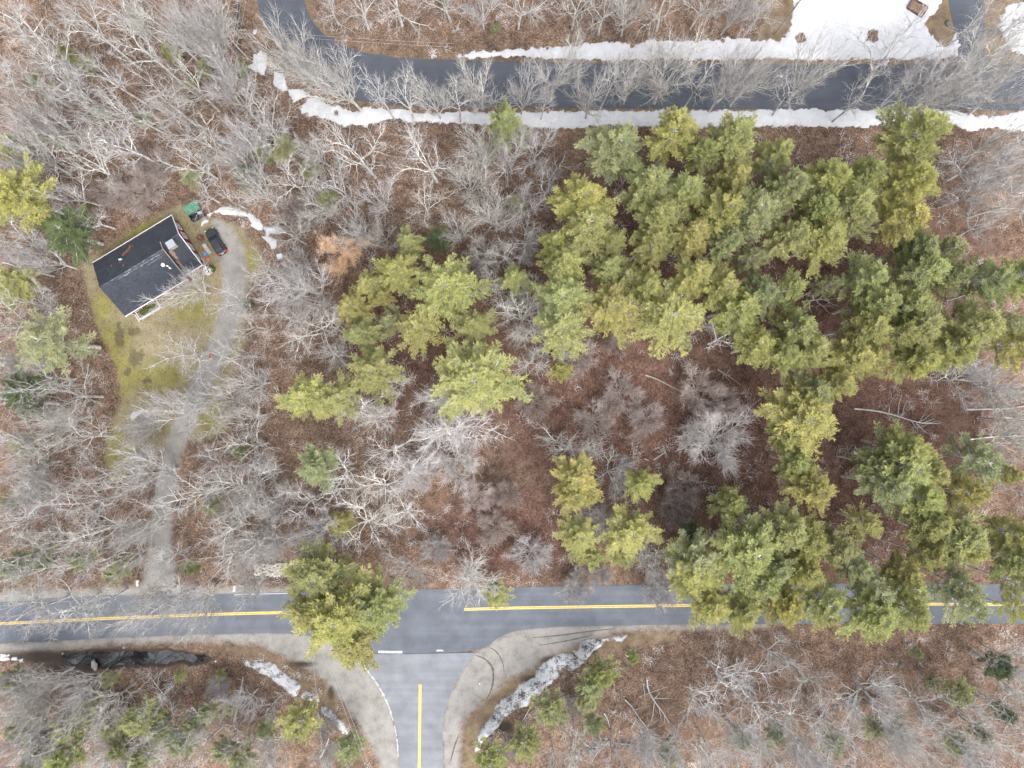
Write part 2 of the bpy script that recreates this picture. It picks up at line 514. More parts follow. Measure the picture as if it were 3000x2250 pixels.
SHOULDER_N = [(-160, 1740), (0, 1738), (271, 1725), (420, 1716), (540, 1712), (620, 1725), (750, 1724), (870, 1722), (870, 1740), (588, 1745), (271, 1751), (0, 1768), (-160, 1778)]
DIRT_R = [(1345, 2250), (1360, 2110), (1430, 2040), (1480, 1990), (1560, 1955), (1620, 1915), (1790, 1855), (1950, 1850), (1990, 1880), (1800, 1895), (1700, 1930), (1600, 1990), (1500, 2050), (1440, 2110), (1410, 2200), (1400, 2260)]
DIRT_L = [(590, 1880), (750, 1890), (840, 1930), (930, 1980), (1000, 2060), (1060, 2150), (1090, 2250), (1040, 2250), (960, 2100), (860, 2000), (740, 1930), (600, 1905)]
GRASS_NE = [(2225, -40), (2330, -40), (2322, 80), (2286, 130), (2200, 124), (2235, 60)]
GRASS_DRV = [(2690, 60), (2760, -40), (2960, -60), (3000, 10), (2920, 90), (2950, 160), (3060, 175), (3060, 190), (2900, 192), (2880, 100), (2800, 100), (2790, 150), (2740, 150)]
VERGE_N = [(2100, 172), (2800, 168), (2800, 192), (2100, 190)]
HOUSE_FP = [(301, 779), (400, 927), (575, 816), (622, 776), (526, 643)]
flat_polys = [GP(UP_N + UP_S[::-1]), GP(LO_N + LO_S[::-1]), GP(SIDE), GP(DRV), GP(HOUSE_FP), GP(POND), GP(APRON_L), GP(APRON_R)]
drv_line_m = GP(drive_line); drv_w_m = [w * S for w in drive_w]

def gz(X, Y):
    X = np.asarray(X, float); Y = np.asarray(Y, float)
    d = np.full(X.shape, 1e9)
    for p in flat_polys:
        d = np.minimum(d, -sdf(p, X, Y))
    d = np.minimum(d, -pdist(drv_line_m, drv_w_m, X, Y))
    return (fbm(X, Y, 0.07, 4) - 0.5) * 1.3 * sstep(1.5, 12, d)

def gz1(x, y):
    return float(gz(np.array([x]), np.array([y]))[0])

# ------------------------------------------------------------------ ground sheet
def build_ground():
    xs = np.concatenate([[-400, -250, -150, -110], np.arange(-96, 96.01, 0.45), [110, 150, 250, 400]])
    ys = np.concatenate([[-400, -250, -150, -90], np.arange(-74, 74.01, 0.45), [90, 150, 250, 400]])
    X, Y = np.meshgrid(xs, ys)
    Z = gz(X, Y)
    pd = sdf(GP(POND), X, Y) + (fbm(X, Y, 0.7, 3) - 0.5) * 1.1
    Z = Z - 0.55 * sstep(-0.4, 0.7, pd)
    nx, ny = len(xs), len(ys)
    V = np.stack([X, Y, Z], -1).reshape(-1, 3)
    i = np.arange(ny - 1)[:, None] * nx + np.arange(nx - 1)[None, :]
    F = np.stack([i, i + 1, i + nx + 1, i + nx], -1).reshape(-1, 4)
    me = mesh_np('ground', V, F, True)
    soft = lambda d, w: np.clip(0.5 + d / (2 * w), 0, 1)
    lawn = soft(sdf(GP(LAWN), X, Y), 1.2)
    gravel = soft(pdist(drv_line_m, [w_ * 0.88 for w_ in drv_w_m], X, Y), 1.1)
    for p, w in ((APRON_L, 1.3), (APRON_R, 1.2), (SHOULDER_N, 1.1)):
        gravel = np.maximum(gravel, soft(sdf(GP(p), X, Y), w))
    dirt = np.maximum(soft(sdf(GP(DIRT_R), X, Y), 1.2), 0.75 * soft(sdf(GP(DIRT_L), X, Y), 1.4))
    for q_ in (GRASS_NE, GRASS_DRV, VERGE_N):
        dirt = np.maximum(dirt, soft(sdf(GP(q_), X, Y), 0.8))
    # orange-brown dry verge of the upper road
    up = -sdf(GP(UP_N + UP_S[::-1]), X, Y)
    dirt = np.maximum(dirt, 0.45 * (1 - sstep(0.5, 3.0, up)))
    px = X / S + 1500; py = 1125 - Y / S
    def blob(cx, cy, rx, ry):
        return 1 - sstep(0.2, 1.3, np.sqrt(((px - cx) / rx) ** 2 + ((py - cy) / ry) ** 2))
    duff = np.zeros(X.shape)
    for b in ((2200, 800, 900, 420), (2350, 1300, 750, 420), (1750, 1200, 420, 330), (1250, 950, 330, 300), (1500, 1550, 350, 180), (2400, 1600, 700, 180), (1950, 1330, 350, 250), (1650, 1090, 250, 160)):
        duff = np.maximum(duff, blob(*b))
    moss = np.zeros(X.shape)
    for b in ((330, 1000, 70, 70), (360, 1090, 80, 90), (450, 1100, 110, 60), (335, 1320, 50, 90), (300, 900, 40, 60), (620, 1230, 60, 60), (700, 760, 60, 60), (420, 670, 150, 40), (560, 900, 80, 60)):
        moss = np.maximum(moss, blob(*b))
    damp = np.zeros(X.shape)
    for b in ((350, 985, 18, 50), (395, 970, 30, 14), (398, 1050, 30, 32), (375, 1090, 14, 18), (430, 1115, 20, 12)):
        damp = np.maximum(damp, blob(*b))
    wet = np.zeros(X.shape)
    for b in ((110, 1925, 190, 26), (180, 1960, 120, 30), (1475, 2130, 40, 26), (1610, 1935, 40, 18), (1560, 1990, 50, 20), (1480, 2065, 30, 22), (700, 70, 12, 140), (800, 1700, 90, 10), (640, 1700, 50, 12), (885, 1945, 60, 12), (970, 2030, 14, 30)):
        wet = np.maximum(wet, blob(*b) * 0.8)
    wet = np.maximum(wet, 1 - sstep(0, 0.9, -pd))
    one = np.ones(X.size)
    for nm, chs in (('masks', (lawn, gravel, dirt)), ('masks2', (duff, moss, damp)), ('masks3', (wet, wet, wet))):
        a = me.attributes.new(nm, 'FLOAT_COLOR', 'POINT')
        a.data.foreach_set('color', np.stack([q.ravel() for q in chs] + [one], -1).astype(np.float32).ravel())
    return struct(obj('ground', me, M['ground']))
ground = build_ground()

wp = MB().prism([G(140, 1972), G(640, 1972), G(640, 1888), G(140, 1888)], -0.50, -0.24)
water = struct(wp.build('pond_water', M['water']))

# ------------------------------------------------------------------ roads
def resample(pts, n):
    P = np.asarray(pts, float)
    d = np.r_[0, np.cumsum(np.linalg.norm(np.diff(P, axis=0), axis=1))]
    t = np.linspace(0, d[-1], n)
    return np.stack([np.interp(t, d, P[:, 0]), np.interp(t, d, P[:, 1])], -1)

def smooth_line(pts, it=2):
    P = np.asarray(pts, float)
    for _ in range(it):
        Q = [P[0]]
        for a, b in zip(P[:-1], P[1:]):
            Q += [a * 0.75 + b * 0.25, a * 0.25 + b * 0.75]
        Q.append(P[-1]); P = np.array(Q)
    return P

def slab(name, outline, z0, z1, mat):
    P = [tuple(p) for p in outline]
    a = sum(x0 * y1 - x1 * y0 for (x0, y0), (x1, y1) in zip(P, P[1:] + P[:1]))
    if a < 0:
        P = P[::-1]
    return MB().prism(P, z0, z1).build(name, mat)

def rag(P, amp, rng, sc=0.5):
    """irregular asphalt edge"""
    P = resample(P, int(max(8, len(P) * 6)))
    T = np.gradient(P, axis=0); T /= np.linalg.norm(T, axis=1)[:, None] + 1e-9
    N = np.stack([-T[:, 1], T[:, 0]], -1)
    return P + N * ((vnoise(P[:, 0], P[:, 1], sc) - 0.5) * 2 * amp)[:, None]

RNG = np.random.RandomState(11)
un = rag(smooth_line(GP(UP_N)), 0.12, RNG); us = rag(smooth_line(GP(UP_S)), 0.12, RNG)
upper_road = struct(slab('upper_road', list(un) + list(us)[::-1], -0.15, 0.045, M['asphalt_dark']))
ln = rag(GP(LO_N), 0.12, RNG); ls = rag(smooth_line(GP(LO_S), 1), 0.12, RNG)
main_road = struct(slab('main_road', list(ln) + list(ls)[::-1], -0.15, 0.045, M['asphalt_main']))
side_road = struct(slab('side_road', smooth_line(GP(SIDE), 1), -0.15, 0.041, M['asphalt_side']))
drv = struct(slab('asphalt_driveway', smooth_line(GP(DRV), 1), -0.15, 0.036, M['asphalt_dark']))

def strip(name, line, w, z, mat, parent=None, h=0.006):
    P = np.asarray(line, float)
    T = np.gradient(P, axis=0); T /= np.linalg.norm(T, axis=1)[:, None] + 1e-9
    N = np.stack([-T[:, 1], T[:, 0]], -1)
    w = np.broadcast_to(np.asarray(w, float), (len(P),))
    L = P + N * (w / 2)[:, None]; R = P - N * (w / 2)[:, None]
    mb = MB(); n = len(P)
    for z_ in (z, z + h):
        mb.v += [(x, y, z_) for x, y in L] + [(x, y, z_) for x, y in R]
    for i in range(n - 1):
        a, b, c, d = i, i + 1, n + i + 1, n + i
        t = 2 * n
        mb.f += [(t + a, t + d, t + c, t + b), (a, b, t + b, t + a), (d, t + d, t + c, c)]
    mb.f += [(0, 2 * n, 3 * n, n), (n - 1, 2 * n - 1, 4 * n - 1, 3 * n - 1)]
    return mb.build(name, mat, parent)

def offset_line(P, o):
    P = np.asarray(P, float)
    T = np.gradient(P, axis=0); T /= np.linalg.norm(T, axis=1)[:, None] + 1e-9
    return P + np.stack([-T[:, 1], T[:, 0]], -1) * o

def double_line(pts, road):
    P = resample(GP(pts), 40)
    for o in (-0.135, 0.135):
        strip('centre_line', offset_line(P, o), 0.18, 0.049, M['yellow'], road)
double_line([(-160, 1836), (0, 1827), (300, 1812), (588, 1801), (750, 1796), (945, 1793)], main_road)
double_line([(1360, 1785), (1500, 1781), (1750, 1777), (2050, 1773), (2250, 1769), (2600, 1769), (3160, 1772)], main_road)
double_line([(1231, 2005), (1230, 2100), (1228, 2250), (1227, 2380)], side_road)
strip('stop_line', GP([(1108, 1909), (1145, 1910), (1179, 1910)]), 0.42, 0.049, M['white_paint'], main_road)
strip('stop_line', GP([(1279, 1906), (1290, 1905), (1299, 1906)]), 0.30, 0.049, M['white_paint'], main_road)
strip('tar_seam', GP([(1179, 1915.5), (1250, 1915), (1330, 1913), (1394, 1912)]), 0.06, 0.049, M['seam'], main_road)
# faded white edge line remains on the north edge of the main road
strip('edge_line', GP([(560, 1745), (600, 1744.5), (625, 1744)]), 0.16, 0.049, M['white_paint'], main_road)
strip('edge_line', GP([(686, 1742.5), (780, 1739.5), (870, 1737.5)]), 0.16, 0.049, M['white_paint'], main_road)
# granite edging along the left curve of the side road: stones one by one
kl = resample(smooth_line(GP([(1062, 1946), (1098, 1990), (1130, 2044), (1151, 2103), (1163, 2158), (1167, 2215)]), 2), 46)
kr = random.Random(4)
kerb = empty('granite_kerb', (kl[0][0], kl[0][1], 0))
tag(kerb, 'broken pale kerb along the left curve of the side road', 'kerb')
for i in range(45):
    if 28 < i < 31 or 35 < i < 37:
        continue
    (x0, y0), (x1, y1) = kl[i] - kl[0], kl[i + 1] - kl[0]
    m = MB().bar((x0, y0, 0.03), (x0 + (x1 - x0) * 0.93, y0 + (y1 - y0) * 0.93, 0.03 + kr.uniform(-.02, .03)), kr.uniform(0.20, 0.46) * (1 if i < 26 else 0.7), 0.18)
    m.build('kerb_stone', M['kerb'], kerb)
# tyre tracks on the right gravel apron
for pts, w in (([(1392, 1920), (1412, 1925), (1430, 1938), (1443, 1955), (1446, 1975), (1444, 2005), (1434, 2035), (1425, 2048)], 0.34),
               ([(1436, 1897), (1452, 1906), (1466, 1925), (1475, 1947), (1477, 1968)], 0.2),
               ([(1560, 1868), (1640, 1862), (1720, 1850), (1800, 1842)], 0.22), ([(1580, 1890), (1650, 1880), (1740, 1860)], 0.2),
               ([(1320, 2230), (1330, 2190), (1345, 2150)], 0.25)):
    P = resample(smooth_line(GP(pts), 2), 30)
    ww = w * (0.35 + 0.65 * np.sin(np.linspace(0.25, math.pi - 0.15, 30))) * (0.75 + 0.5 * RNG.rand(30))
    t = strip('tyre_track', P, ww, 0.006, M['tyre_mark'], ground, 0.004)

# ------------------------------------------------------------------ snow
def snow_patch(poly_px, label, hmax=0.22, dirty=False, step=0.28, edge=0.7, holes=()):
    P = np.array(GP(poly_px))
    x0, y0 = P.min(0) - 0.8; x1, y1 = P.max(0) + 0.8
    x0 = max(x0, -92); x1 = min(x1, 92); y0 = max(y0, -70); y1 = min(y1, 70)
    xs = np.arange(x0, x1, step); ys = np.arange(y0, y1, step)
    X, Y = np.meshgrid(xs, ys)
    d = sdf(P, X, Y) + (fbm(X, Y, 0.9, 3) - 0.5) * 1.7 * edge + (vnoise(X + 5, Y, 2.9) - 0.5) * 0.9 * edge
    for hx, hy, hr in holes:
        cx, cy = G(hx, hy)
        d = np.minimum(d, np.hypot(X - cx, Y - cy) - hr * S + (fbm(X, Y, 1.3, 3) - 0.5) * 1.2)
    hgt = hmax * sstep(-0.25, 1.0, d) * (0.55 + 0.9 * fbm(X, Y, 0.8, 4))
    Z = gz(X, Y) + hgt + np.where(d < -0.15, -0.12, 0.012)
    keep = (d > -0.3)
    nx = len(xs)
    i = np.arange(len(ys) - 1)[:, None] * nx + np.arange(nx - 1)[None, :]
    q = np.stack([i, i + 1, i + nx + 1, i + nx], -1).reshape(-1, 4)
    k = keep.ravel()
    q = q[k[q].sum(1) >= 3]
    used = np.unique(q)
    remap = np.full(X.size, -1); remap[used] = np.arange(len(used))
    V = np.stack([X, Y, Z], -1).reshape(-1, 3)[used]
    c = V.mean(0); c[2] = 0
    sm = mesh_np('snow_patch', V - c, remap[q], True)
    fattr(sm, 'thin', (1 - sstep(-0.3, 0.55, d)).ravel()[used])
    o = obj('snow_patch', sm, M['snow_dirty' if dirty else 'snow'], None, tuple(c))
    return tag(o, label, 'snow patch', 'patches of old snow')

Z4 = lambda pts: tile(600, 0, 4.424, pts)
T4 = lambda pts: tile(2250, 0, 2.212, pts)
C2 = lambda pts: tile(520, 560, 6.506, pts)
C4 = lambda pts: tile(1350, 1800, 4.148, pts)
T10 = lambda pts: tile(750, 1500, 2.212, pts)
snow_patch(Z4([(740, 655), (800, 720), (810, 790), (780, 830), (770, 970), (700, 940), (620, 930), (560, 900), (540, 850), (620, 830), (640, 730)]), 'ragged white snow patch left of the upper road bend', edge=0.5)
snow_patch(Z4([(625, 395), (660, 385), (670, 440), (640, 450)]), 'tiny snow scrap nearest the top beside the upper road bend', edge=0.3, hmax=0.15)
snow_patch(Z4([(900, 920), (1000, 950), (1050, 1050), (1080, 1150), (1180, 1150), (1300, 1200), (1310, 1250), (1230, 1290), (1150, 1330), (1130, 1280), (1060, 1170), (1020, 1190), (900, 1110), (880, 1050)]), 'snow patch among tree feet inside the upper road bend', edge=0.3)
snow_patch(Z4([(1370, 1270), (1500, 1290), (1600, 1390), (1750, 1360), (1850, 1420), (2000, 1430), (2100, 1385)]) + [(1157, 321), (1270, 334), (1360, 328), (1500, 328), (1800, 326), (2250, 323), (2747, 321), (2792, 327), (2869, 340), (2928, 340), (3000, 322), (3150, 322), (3150, 378), (3000, 380), (2880, 376), (2847, 384), (2783, 362), (2657, 364), (2431, 373), (2250, 368), (2133, 371), (1997, 375), (1816, 368), (1590, 373), (1383, 362), (1202, 355), (1157, 348)] + Z4([(2200, 1600), (2050, 1640), (1900, 1600), (1820, 1640), (1700, 1590), (1600, 1560), (1450, 1500), (1270, 1480), (1190, 1400), (1290, 1370)]),
           'long snow bank along the south edge of the upper road', 0.30, edge=0.55, holes=((985, 332, 7), (1172, 336, 5), (1676, 345, 5)))
snow_patch([(1342, 166), (1392, 152), (1500, 149), (1627, 138), (1690, 136), (1771, 122), (1853, 131), (1907, 120), (1997, 124), (2088, 118), (2133, 111), (2250, 120), (2286, 122), (2318, 81), (2322, 0), (2322, -60), (2761, -60), (2761, 0), (2745, 36), (2702, 68), (2725, 95), (2747, 122), (2788, 145), (2799, 99), (2813, 131), (2806, 158), (2770, 171), (2500, 174), (2282, 174), (2088, 176), (1771, 176), (1590, 168), (1500, 164), (1396, 171)],
           'broad snow field of the yard on the upper road north side', 0.26, edge=0.6, holes=((2345, 111, 15), (2557, 106, 19), (1853, 131, 9), (2120, 122, 8)))
snow_patch([(2919, 86), (2950, 18), (3000, 8), (3120, 0), (3120, 170), (3000, 164), (2964, 150), (2946, 108)], 'snow lying right of the asphalt driveway at the top right corner', 0.25)
snow_patch([(1254, 163), (1270, 161), (1280, 165), (1262, 168)], 'small snow scrap on the leafy verge before the long north bank', 0.12, edge=0.35)
snow_patch(C2([(575, 460), (620, 420), (700, 385), (800, 330), (900, 315), (1000, 305), (1100, 325), (1200, 365), (1290, 395), (1340, 435), (1400, 425), (1450, 465), (1500, 525), (1570, 545), (1620, 615), (1645, 680), (1605, 745), (1520, 745), (1430, 665), (1420, 590), (1370, 540), (1320, 480), (1250, 470), (1180, 470), (1100, 455), (980, 440), (870, 445), (800, 415), (700, 420), (650, 440), (600, 495)]),
           'curved ploughed snow strip behind the parked black car', 0.40, edge=0.3, step=0.2)
snow_patch(C2([(520, 540), (595, 555), (540, 605), (490, 635), (450, 690), (432, 640), (465, 595)]), 'small snow scrap between the house corner and green container', 0.2, edge=0.25, step=0.2)
snow_patch(C2([(1580, 850), (1700, 865), (1890, 925), (1875, 1050), (1840, 1110), (1785, 1105), (1745, 1010), (1650, 920)]), 'triangular snow heap below the grey tarp heap', 0.35, edge=0.25, step=0.2)
snow_patch([(379, 1222), (390, 1209), (418, 1200), (422, 1209), (400, 1218), (386, 1231)], 'thin white snow sliver on the lawn', 0.15, edge=0.2, step=0.18)
snow_patch([(446, 1199), (462, 1193), (464, 1201), (450, 1206)], 'smallest snow dab on the lawn right of the sliver', 0.14, edge=0.2, step=0.18)
snow_patch(C4([(2020, 255), (1960, 345), (1860, 300), (1740, 325), (1700, 395), (1600, 465), (1500, 585), (1430, 655), (1330, 685), (1230, 645), (1180, 745), (1130, 805), (1040, 875), (980, 965), (880, 1015), (800, 1105), (650, 1140), (600, 1205), (520, 1240), (450, 1355), (400, 1435), (300, 1505), (230, 1625), (160, 1680), (190, 1560), (235, 1420), (315, 1310), (410, 1215), (430, 1110), (530, 1010), (600, 995), (720, 855), (900, 775), (915, 660), (1000, 600), (1120, 520), (1240, 465), (1300, 485), (1440, 435), (1460, 335), (1580, 285), (1680, 295), (1840, 275), (1950, 262)]),
           'dirty ploughed snow bank curving round the right gravel apron', 0.5, True, 0.25, 0.35)
snow_patch(T10([(-80, 960), (-20, 980), (50, 975), (115, 985), (175, 1040), (255, 1090), (285, 1130), (268, 1185), (240, 1195), (200, 1150), (150, 1112), (80, 1062), (0, 1020), (-60, 1000)]), 'largest dirty snow bank on the left gravel apron edge', 0.4, True, 0.25, 0.3)
snow_patch(T10([(288, 1185), (325, 1155), (405, 1198), (412, 1235), (350, 1230), (300, 1208)]), 'middle short dirty snow lump on the left apron edge', 0.35, True, 0.22, 0.3)
snow_patch(T10([(425, 1255), (485, 1285), (545, 1350), (604, 1432), (580, 1445), (535, 1400), (478, 1335), (425, 1295)]), 'lowest narrow dirty snow tongue on the left apron edge', 0.35, True, 0.22, 0.3)
for (x, y, w, lab) in ((15, 1921, 13, 'upper of two snow scraps at the left edge by the ditch'), (16, 1931, 14, 'lower of two snow scraps at the left edge by the ditch'), (41, 1930, 9, 'small snow fleck in the ditch right of the edge scraps'), (61, 1936, 5, 'tiniest snow fleck in the ditch nearest the pond')):
    snow_patch([(x - w, y - 3), (x + w, y - 4), (x + w, y + 3), (x - w, y + 3)], lab, 0.15, edge=0.2, step=0.18)

# ------------------------------------------------------------------ tree generators
def unit(v):
    return v / (np.linalg.norm(v) + 1e-9)

class Tree:
    def __init__(s):
        s.tv = []; s.tf = []; s.tn = 0     # trunk and main limbs
        s.cv = []; s.cf = []; s.cn = 0     # finer branches (quads)
        s.tw = []                          # twigs p, d, L, r
    def add(s, pts, rad, n, lvl):
        V, F = tube_np(pts, rad, n)
        if lvl <= 1:
            s.tv.append(V); s.tf.append(F + s.tn); s.tn += len(V)
        else:
            s.cv.append(V); s.cf.append(F + s.cn); s.cn += len(V)

def grow(T, rng, p, d, L, r, lvl, st):
    ns = (7, 7, 5, 3)[lvl]
    pts = [p]; dirs = [d]
    for i in range(ns):
        d = unit(d + rng.normal(0, st['wander'][lvl], 3) + np.array([0, 0, st['trop'][lvl]]))
        p = p + d * (L / ns)
        pts.append(p); dirs.append(d)
    pts = np.array(pts)
    tt = np.linspace(0, 1, ns + 1)
    end = (0.55, 0.30, 0.32, 0.45)[lvl]
    rad = r * (1 - (1 - end) * tt)
    T.add(pts, rad, (7, 5, 4, 3)[lvl], lvl)
    if lvl == 3:
        k = st['twigs']
        t = rng.uniform(0.1, 1, k); t[0] = 1
        x = t * ns; a = np.minimum(x.astype(int), ns - 1); f = (x - a)[:, None]
        pp = pts[a] * (1 - f) + pts[a + 1] * f
        dd = np.array(dirs)[a]
        rd = rng.normal(0, 1, (k, 3)); rd -= (rd * dd).sum(1)[:, None] * dd
        rd /= np.linalg.norm(rd, axis=1)[:, None] + 1e-9
        an = rng.uniform(0.35, 1.0, k)[:, None]; an[0] = 0.1
        dv = dd * np.cos(an) + rd * np.sin(an) + np.array([0, 0, st['ttrop']])
        dv /= np.linalg.norm(dv, axis=1)[:, None]
        T.tw.append(np.concatenate([pp, dv, rng.uniform(0.45, 1.15, (k, 1)) * st['tlen'], np.full((k, 1), 0.0)], 1))
        return
    nc = rng.randint(st['kids'][lvl][0], st['kids'][lvl][1] + 1)
    ph = rng.uniform(0, 6.28)
    for c in range(nc):
        t = st['tmin'][lvl] + (1 - st['tmin'][lvl]) * ((c + rng.uniform(0.1, 0.9)) / nc)
        if c == nc - 1:
            t = 1.0
        x = t * ns; a = min(int(x), ns - 1); f = x - a
        q = pts[a] * (1 - f) + pts[a + 1] * f
        dd = dirs[a]
        ph += 2.4 + rng.normal(0, 0.35)
        u = unit(np.cross(dd, [0.3, 0.2, 0.9] if abs(dd[2]) < 0.9 else [1, 0.1, 0])); w = np.cross(dd, u)
        ang = math.radians(rng.uniform(*st['ang'][lvl])) * (0.45 if c == nc - 1 else 1)
        nd = dd * math.cos(ang) + (u * math.cos(ph) + w * math.sin(ph)) * math.sin(ang)
        ratio = st['ratio'][lvl] * rng.uniform(0.7, 1.2) * (1.15 - 0.55 * t if lvl > 0 else 1)
        rr = (r * (1 - (1 - end) * t)) * st['rr'][lvl] * rng.uniform(0.8, 1.1)
        grow(T, rng, q, unit(nd), L * ratio, max(rr, st.get('minr', (0.115, 0.058, 0.028))[lvl]), lvl + 1, st)

STY = dict(
    O=dict(h=17, trunk=0.40, r=0.34, wander=(.05, .17, .20, .22), trop=(0.05, 0.035, 0.03, 0.03), ttrop=0.1, kids=((5, 7), (7, 9), (4, 6)), tmin=(0.5, 0.22, 0.15), ang=((35, 68), (30, 62), (25, 60)), ratio=(1.05, 0.55, 0.42), rr=(0.55, 0.55, 0.6), twigs=4, tlen=1.1),
    V=dict(h=17, trunk=0.30, r=0.27, wander=(.04, .07, .10, .13), trop=(0.05, 0.10, 0.09, 0.08), ttrop=0.25, kids=((8, 11), (9, 11), (4, 6)), tmin=(0.45, 0.25, 0.2), ang=((22, 52), (20, 42), (18, 45)), ratio=(1.55, 0.52, 0.45), rr=(0.5, 0.5, 0.6), twigs=4, tlen=1.3),
    T=dict(h=20, trunk=0.58, r=0.25, wander=(.03, .12, .16, .18), trop=(0.05, 0.07, 0.05, 0.05), ttrop=0.15, kids=((6, 8), (6, 8), (4, 5)), tmin=(0.55, 0.25, 0.2), ang=((28, 58), (28, 55), (25, 55)), ratio=(0.52, 0.50, 0.45), rr=(0.5, 0.55, 0.6), twigs=4, tlen=1.05),
    S=dict(h=7, trunk=0.16, r=0.12, wander=(.05, .08, .12, .15), trop=(0.05, 0.07, 0.06, 0.05), ttrop=0.15, kids=((15, 19), (7, 9), (4, 5)), tmin=(0.3, 0.3, 0.25), ang=((25, 75), (18, 40), (18, 45)), ratio=(3.4, 0.42, 0.5), rr=(0.5, 0.55, 0.6), twigs=4, tlen=0.9, minr=(0.05, 0.030, 0.018)),
    D=dict(h=9, trunk=0.55, r=0.20, wander=(.05, .12, .16, .2), trop=(0.05, 0.03, 0.02, 0.02), ttrop=0.05, kids=((6, 8), (3, 4), (2, 3)), tmin=(0.35, 0.35, 0.3), ang=((40, 80), (30, 60), (25, 55)), ratio=(0.6, 0.45, 0.4), rr=(0.5, 0.55, 0.6), twigs=2, tlen=0.5),
)

def twig_mesh(T, rng):
    if not T.tw:
        return np.zeros((0, 3)), np.zeros((0, 4), int)
    A = np.concatenate(T.tw); n = len(A)
    P, D, L = A[:, :3], A[:, 3:6], A[:, 6:7]
    r = 0.0150
    ref = rng.normal(0, 1, (n, 3)); U = np.cross(D, ref); U /= np.linalg.norm(U, axis=1)[:, None] + 1e-9
    W = np.cross(D, U)
    e = P + D * L
    ring = lambda C, q: [C + (U * math.cos(a) + W * math.sin(a)) * q for a in (0, 2.094, 4.189)]
    V = np.stack(ring(P, r) + ring(e, r * 0.45), 1).reshape(-1, 3)
    b = np.arange(n)[:, None] * 6
    F = [np.concatenate([b + k, b + 3 + k, b + 3 + (k + 1) % 3, b + (k + 1) % 3], 1) for k in range(3)]
    return V, np.stack(F, 1).reshape(-1, 4)

def make_bare(style, seed, stems=1):
    st = STY[style]; rng = np.random.RandomState(seed); T = Tree()
    h = st['h']
    for k in range(stems):
        a = k * 6.28 / stems + rng.uniform(-.4, .4)
        lean = 0.03 if stems == 1 else rng.uniform(0.12, 0.26)
        d = unit(np.array([math.cos(a) * lean, math.sin(a) * lean, 1]))
        p = np.array([math.cos(a), math.sin(a), 0]) * (0.0 if stems == 1 else 0.35) + [0, 0, -0.4]
        sc = 1 if stems == 1 else rng.uniform(0.75, 1.0)
        grow(T, rng, p, d, h * st['trunk'] * sc, st['r'] * (1 if stems == 1 else 0.62), 0, st)
    V = np.concatenate(T.tv); F = np.concatenate(T.tf)
    tm = mesh_np('trunk', V, F, True); tm.materials.append(M['bark'])
    CV, CF = (np.concatenate(T.cv), np.concatenate(T.cf))
    TV, TF = twig_mesh(T, rng)
    cm = mesh_np('crown', np.concatenate([CV, TV]), np.concatenate([CF, TF + len(CV)]), True)
    cm.materials.append(M['bark']); cm.materials.append(M['twig'])
    mi = np.r_[np.zeros(len(CF), np.int32), np.ones(len(TF), np.int32)]
    cm.polygons.foreach_set('material_index', mi)
    A = np.concatenate([CV, TV])
    R = np.percentile(np.hypot(A[:, 0], A[:, 1]), 93); top = A[:, 2].max()
    zc = np.median(A[:, 2])
    c = np.median(A[:, :2], axis=0)
    leafpts = TV[::6]
    return dict(trunk=tm, crown=cm, R=R, top=top, zc=zc, c=c, leaf=leafpts)

PROTO = {}
for sty, n in (('O', 5), ('V', 5), ('T', 5), ('S', 3), ('D', 2)):
    PROTO[sty] = [make_bare(sty, 100 + 17 * i + ord(sty), 1) for i in range(n)]
PROTO['M'] = [make_bare('T', 500 + i, 3) for i in range(2)]

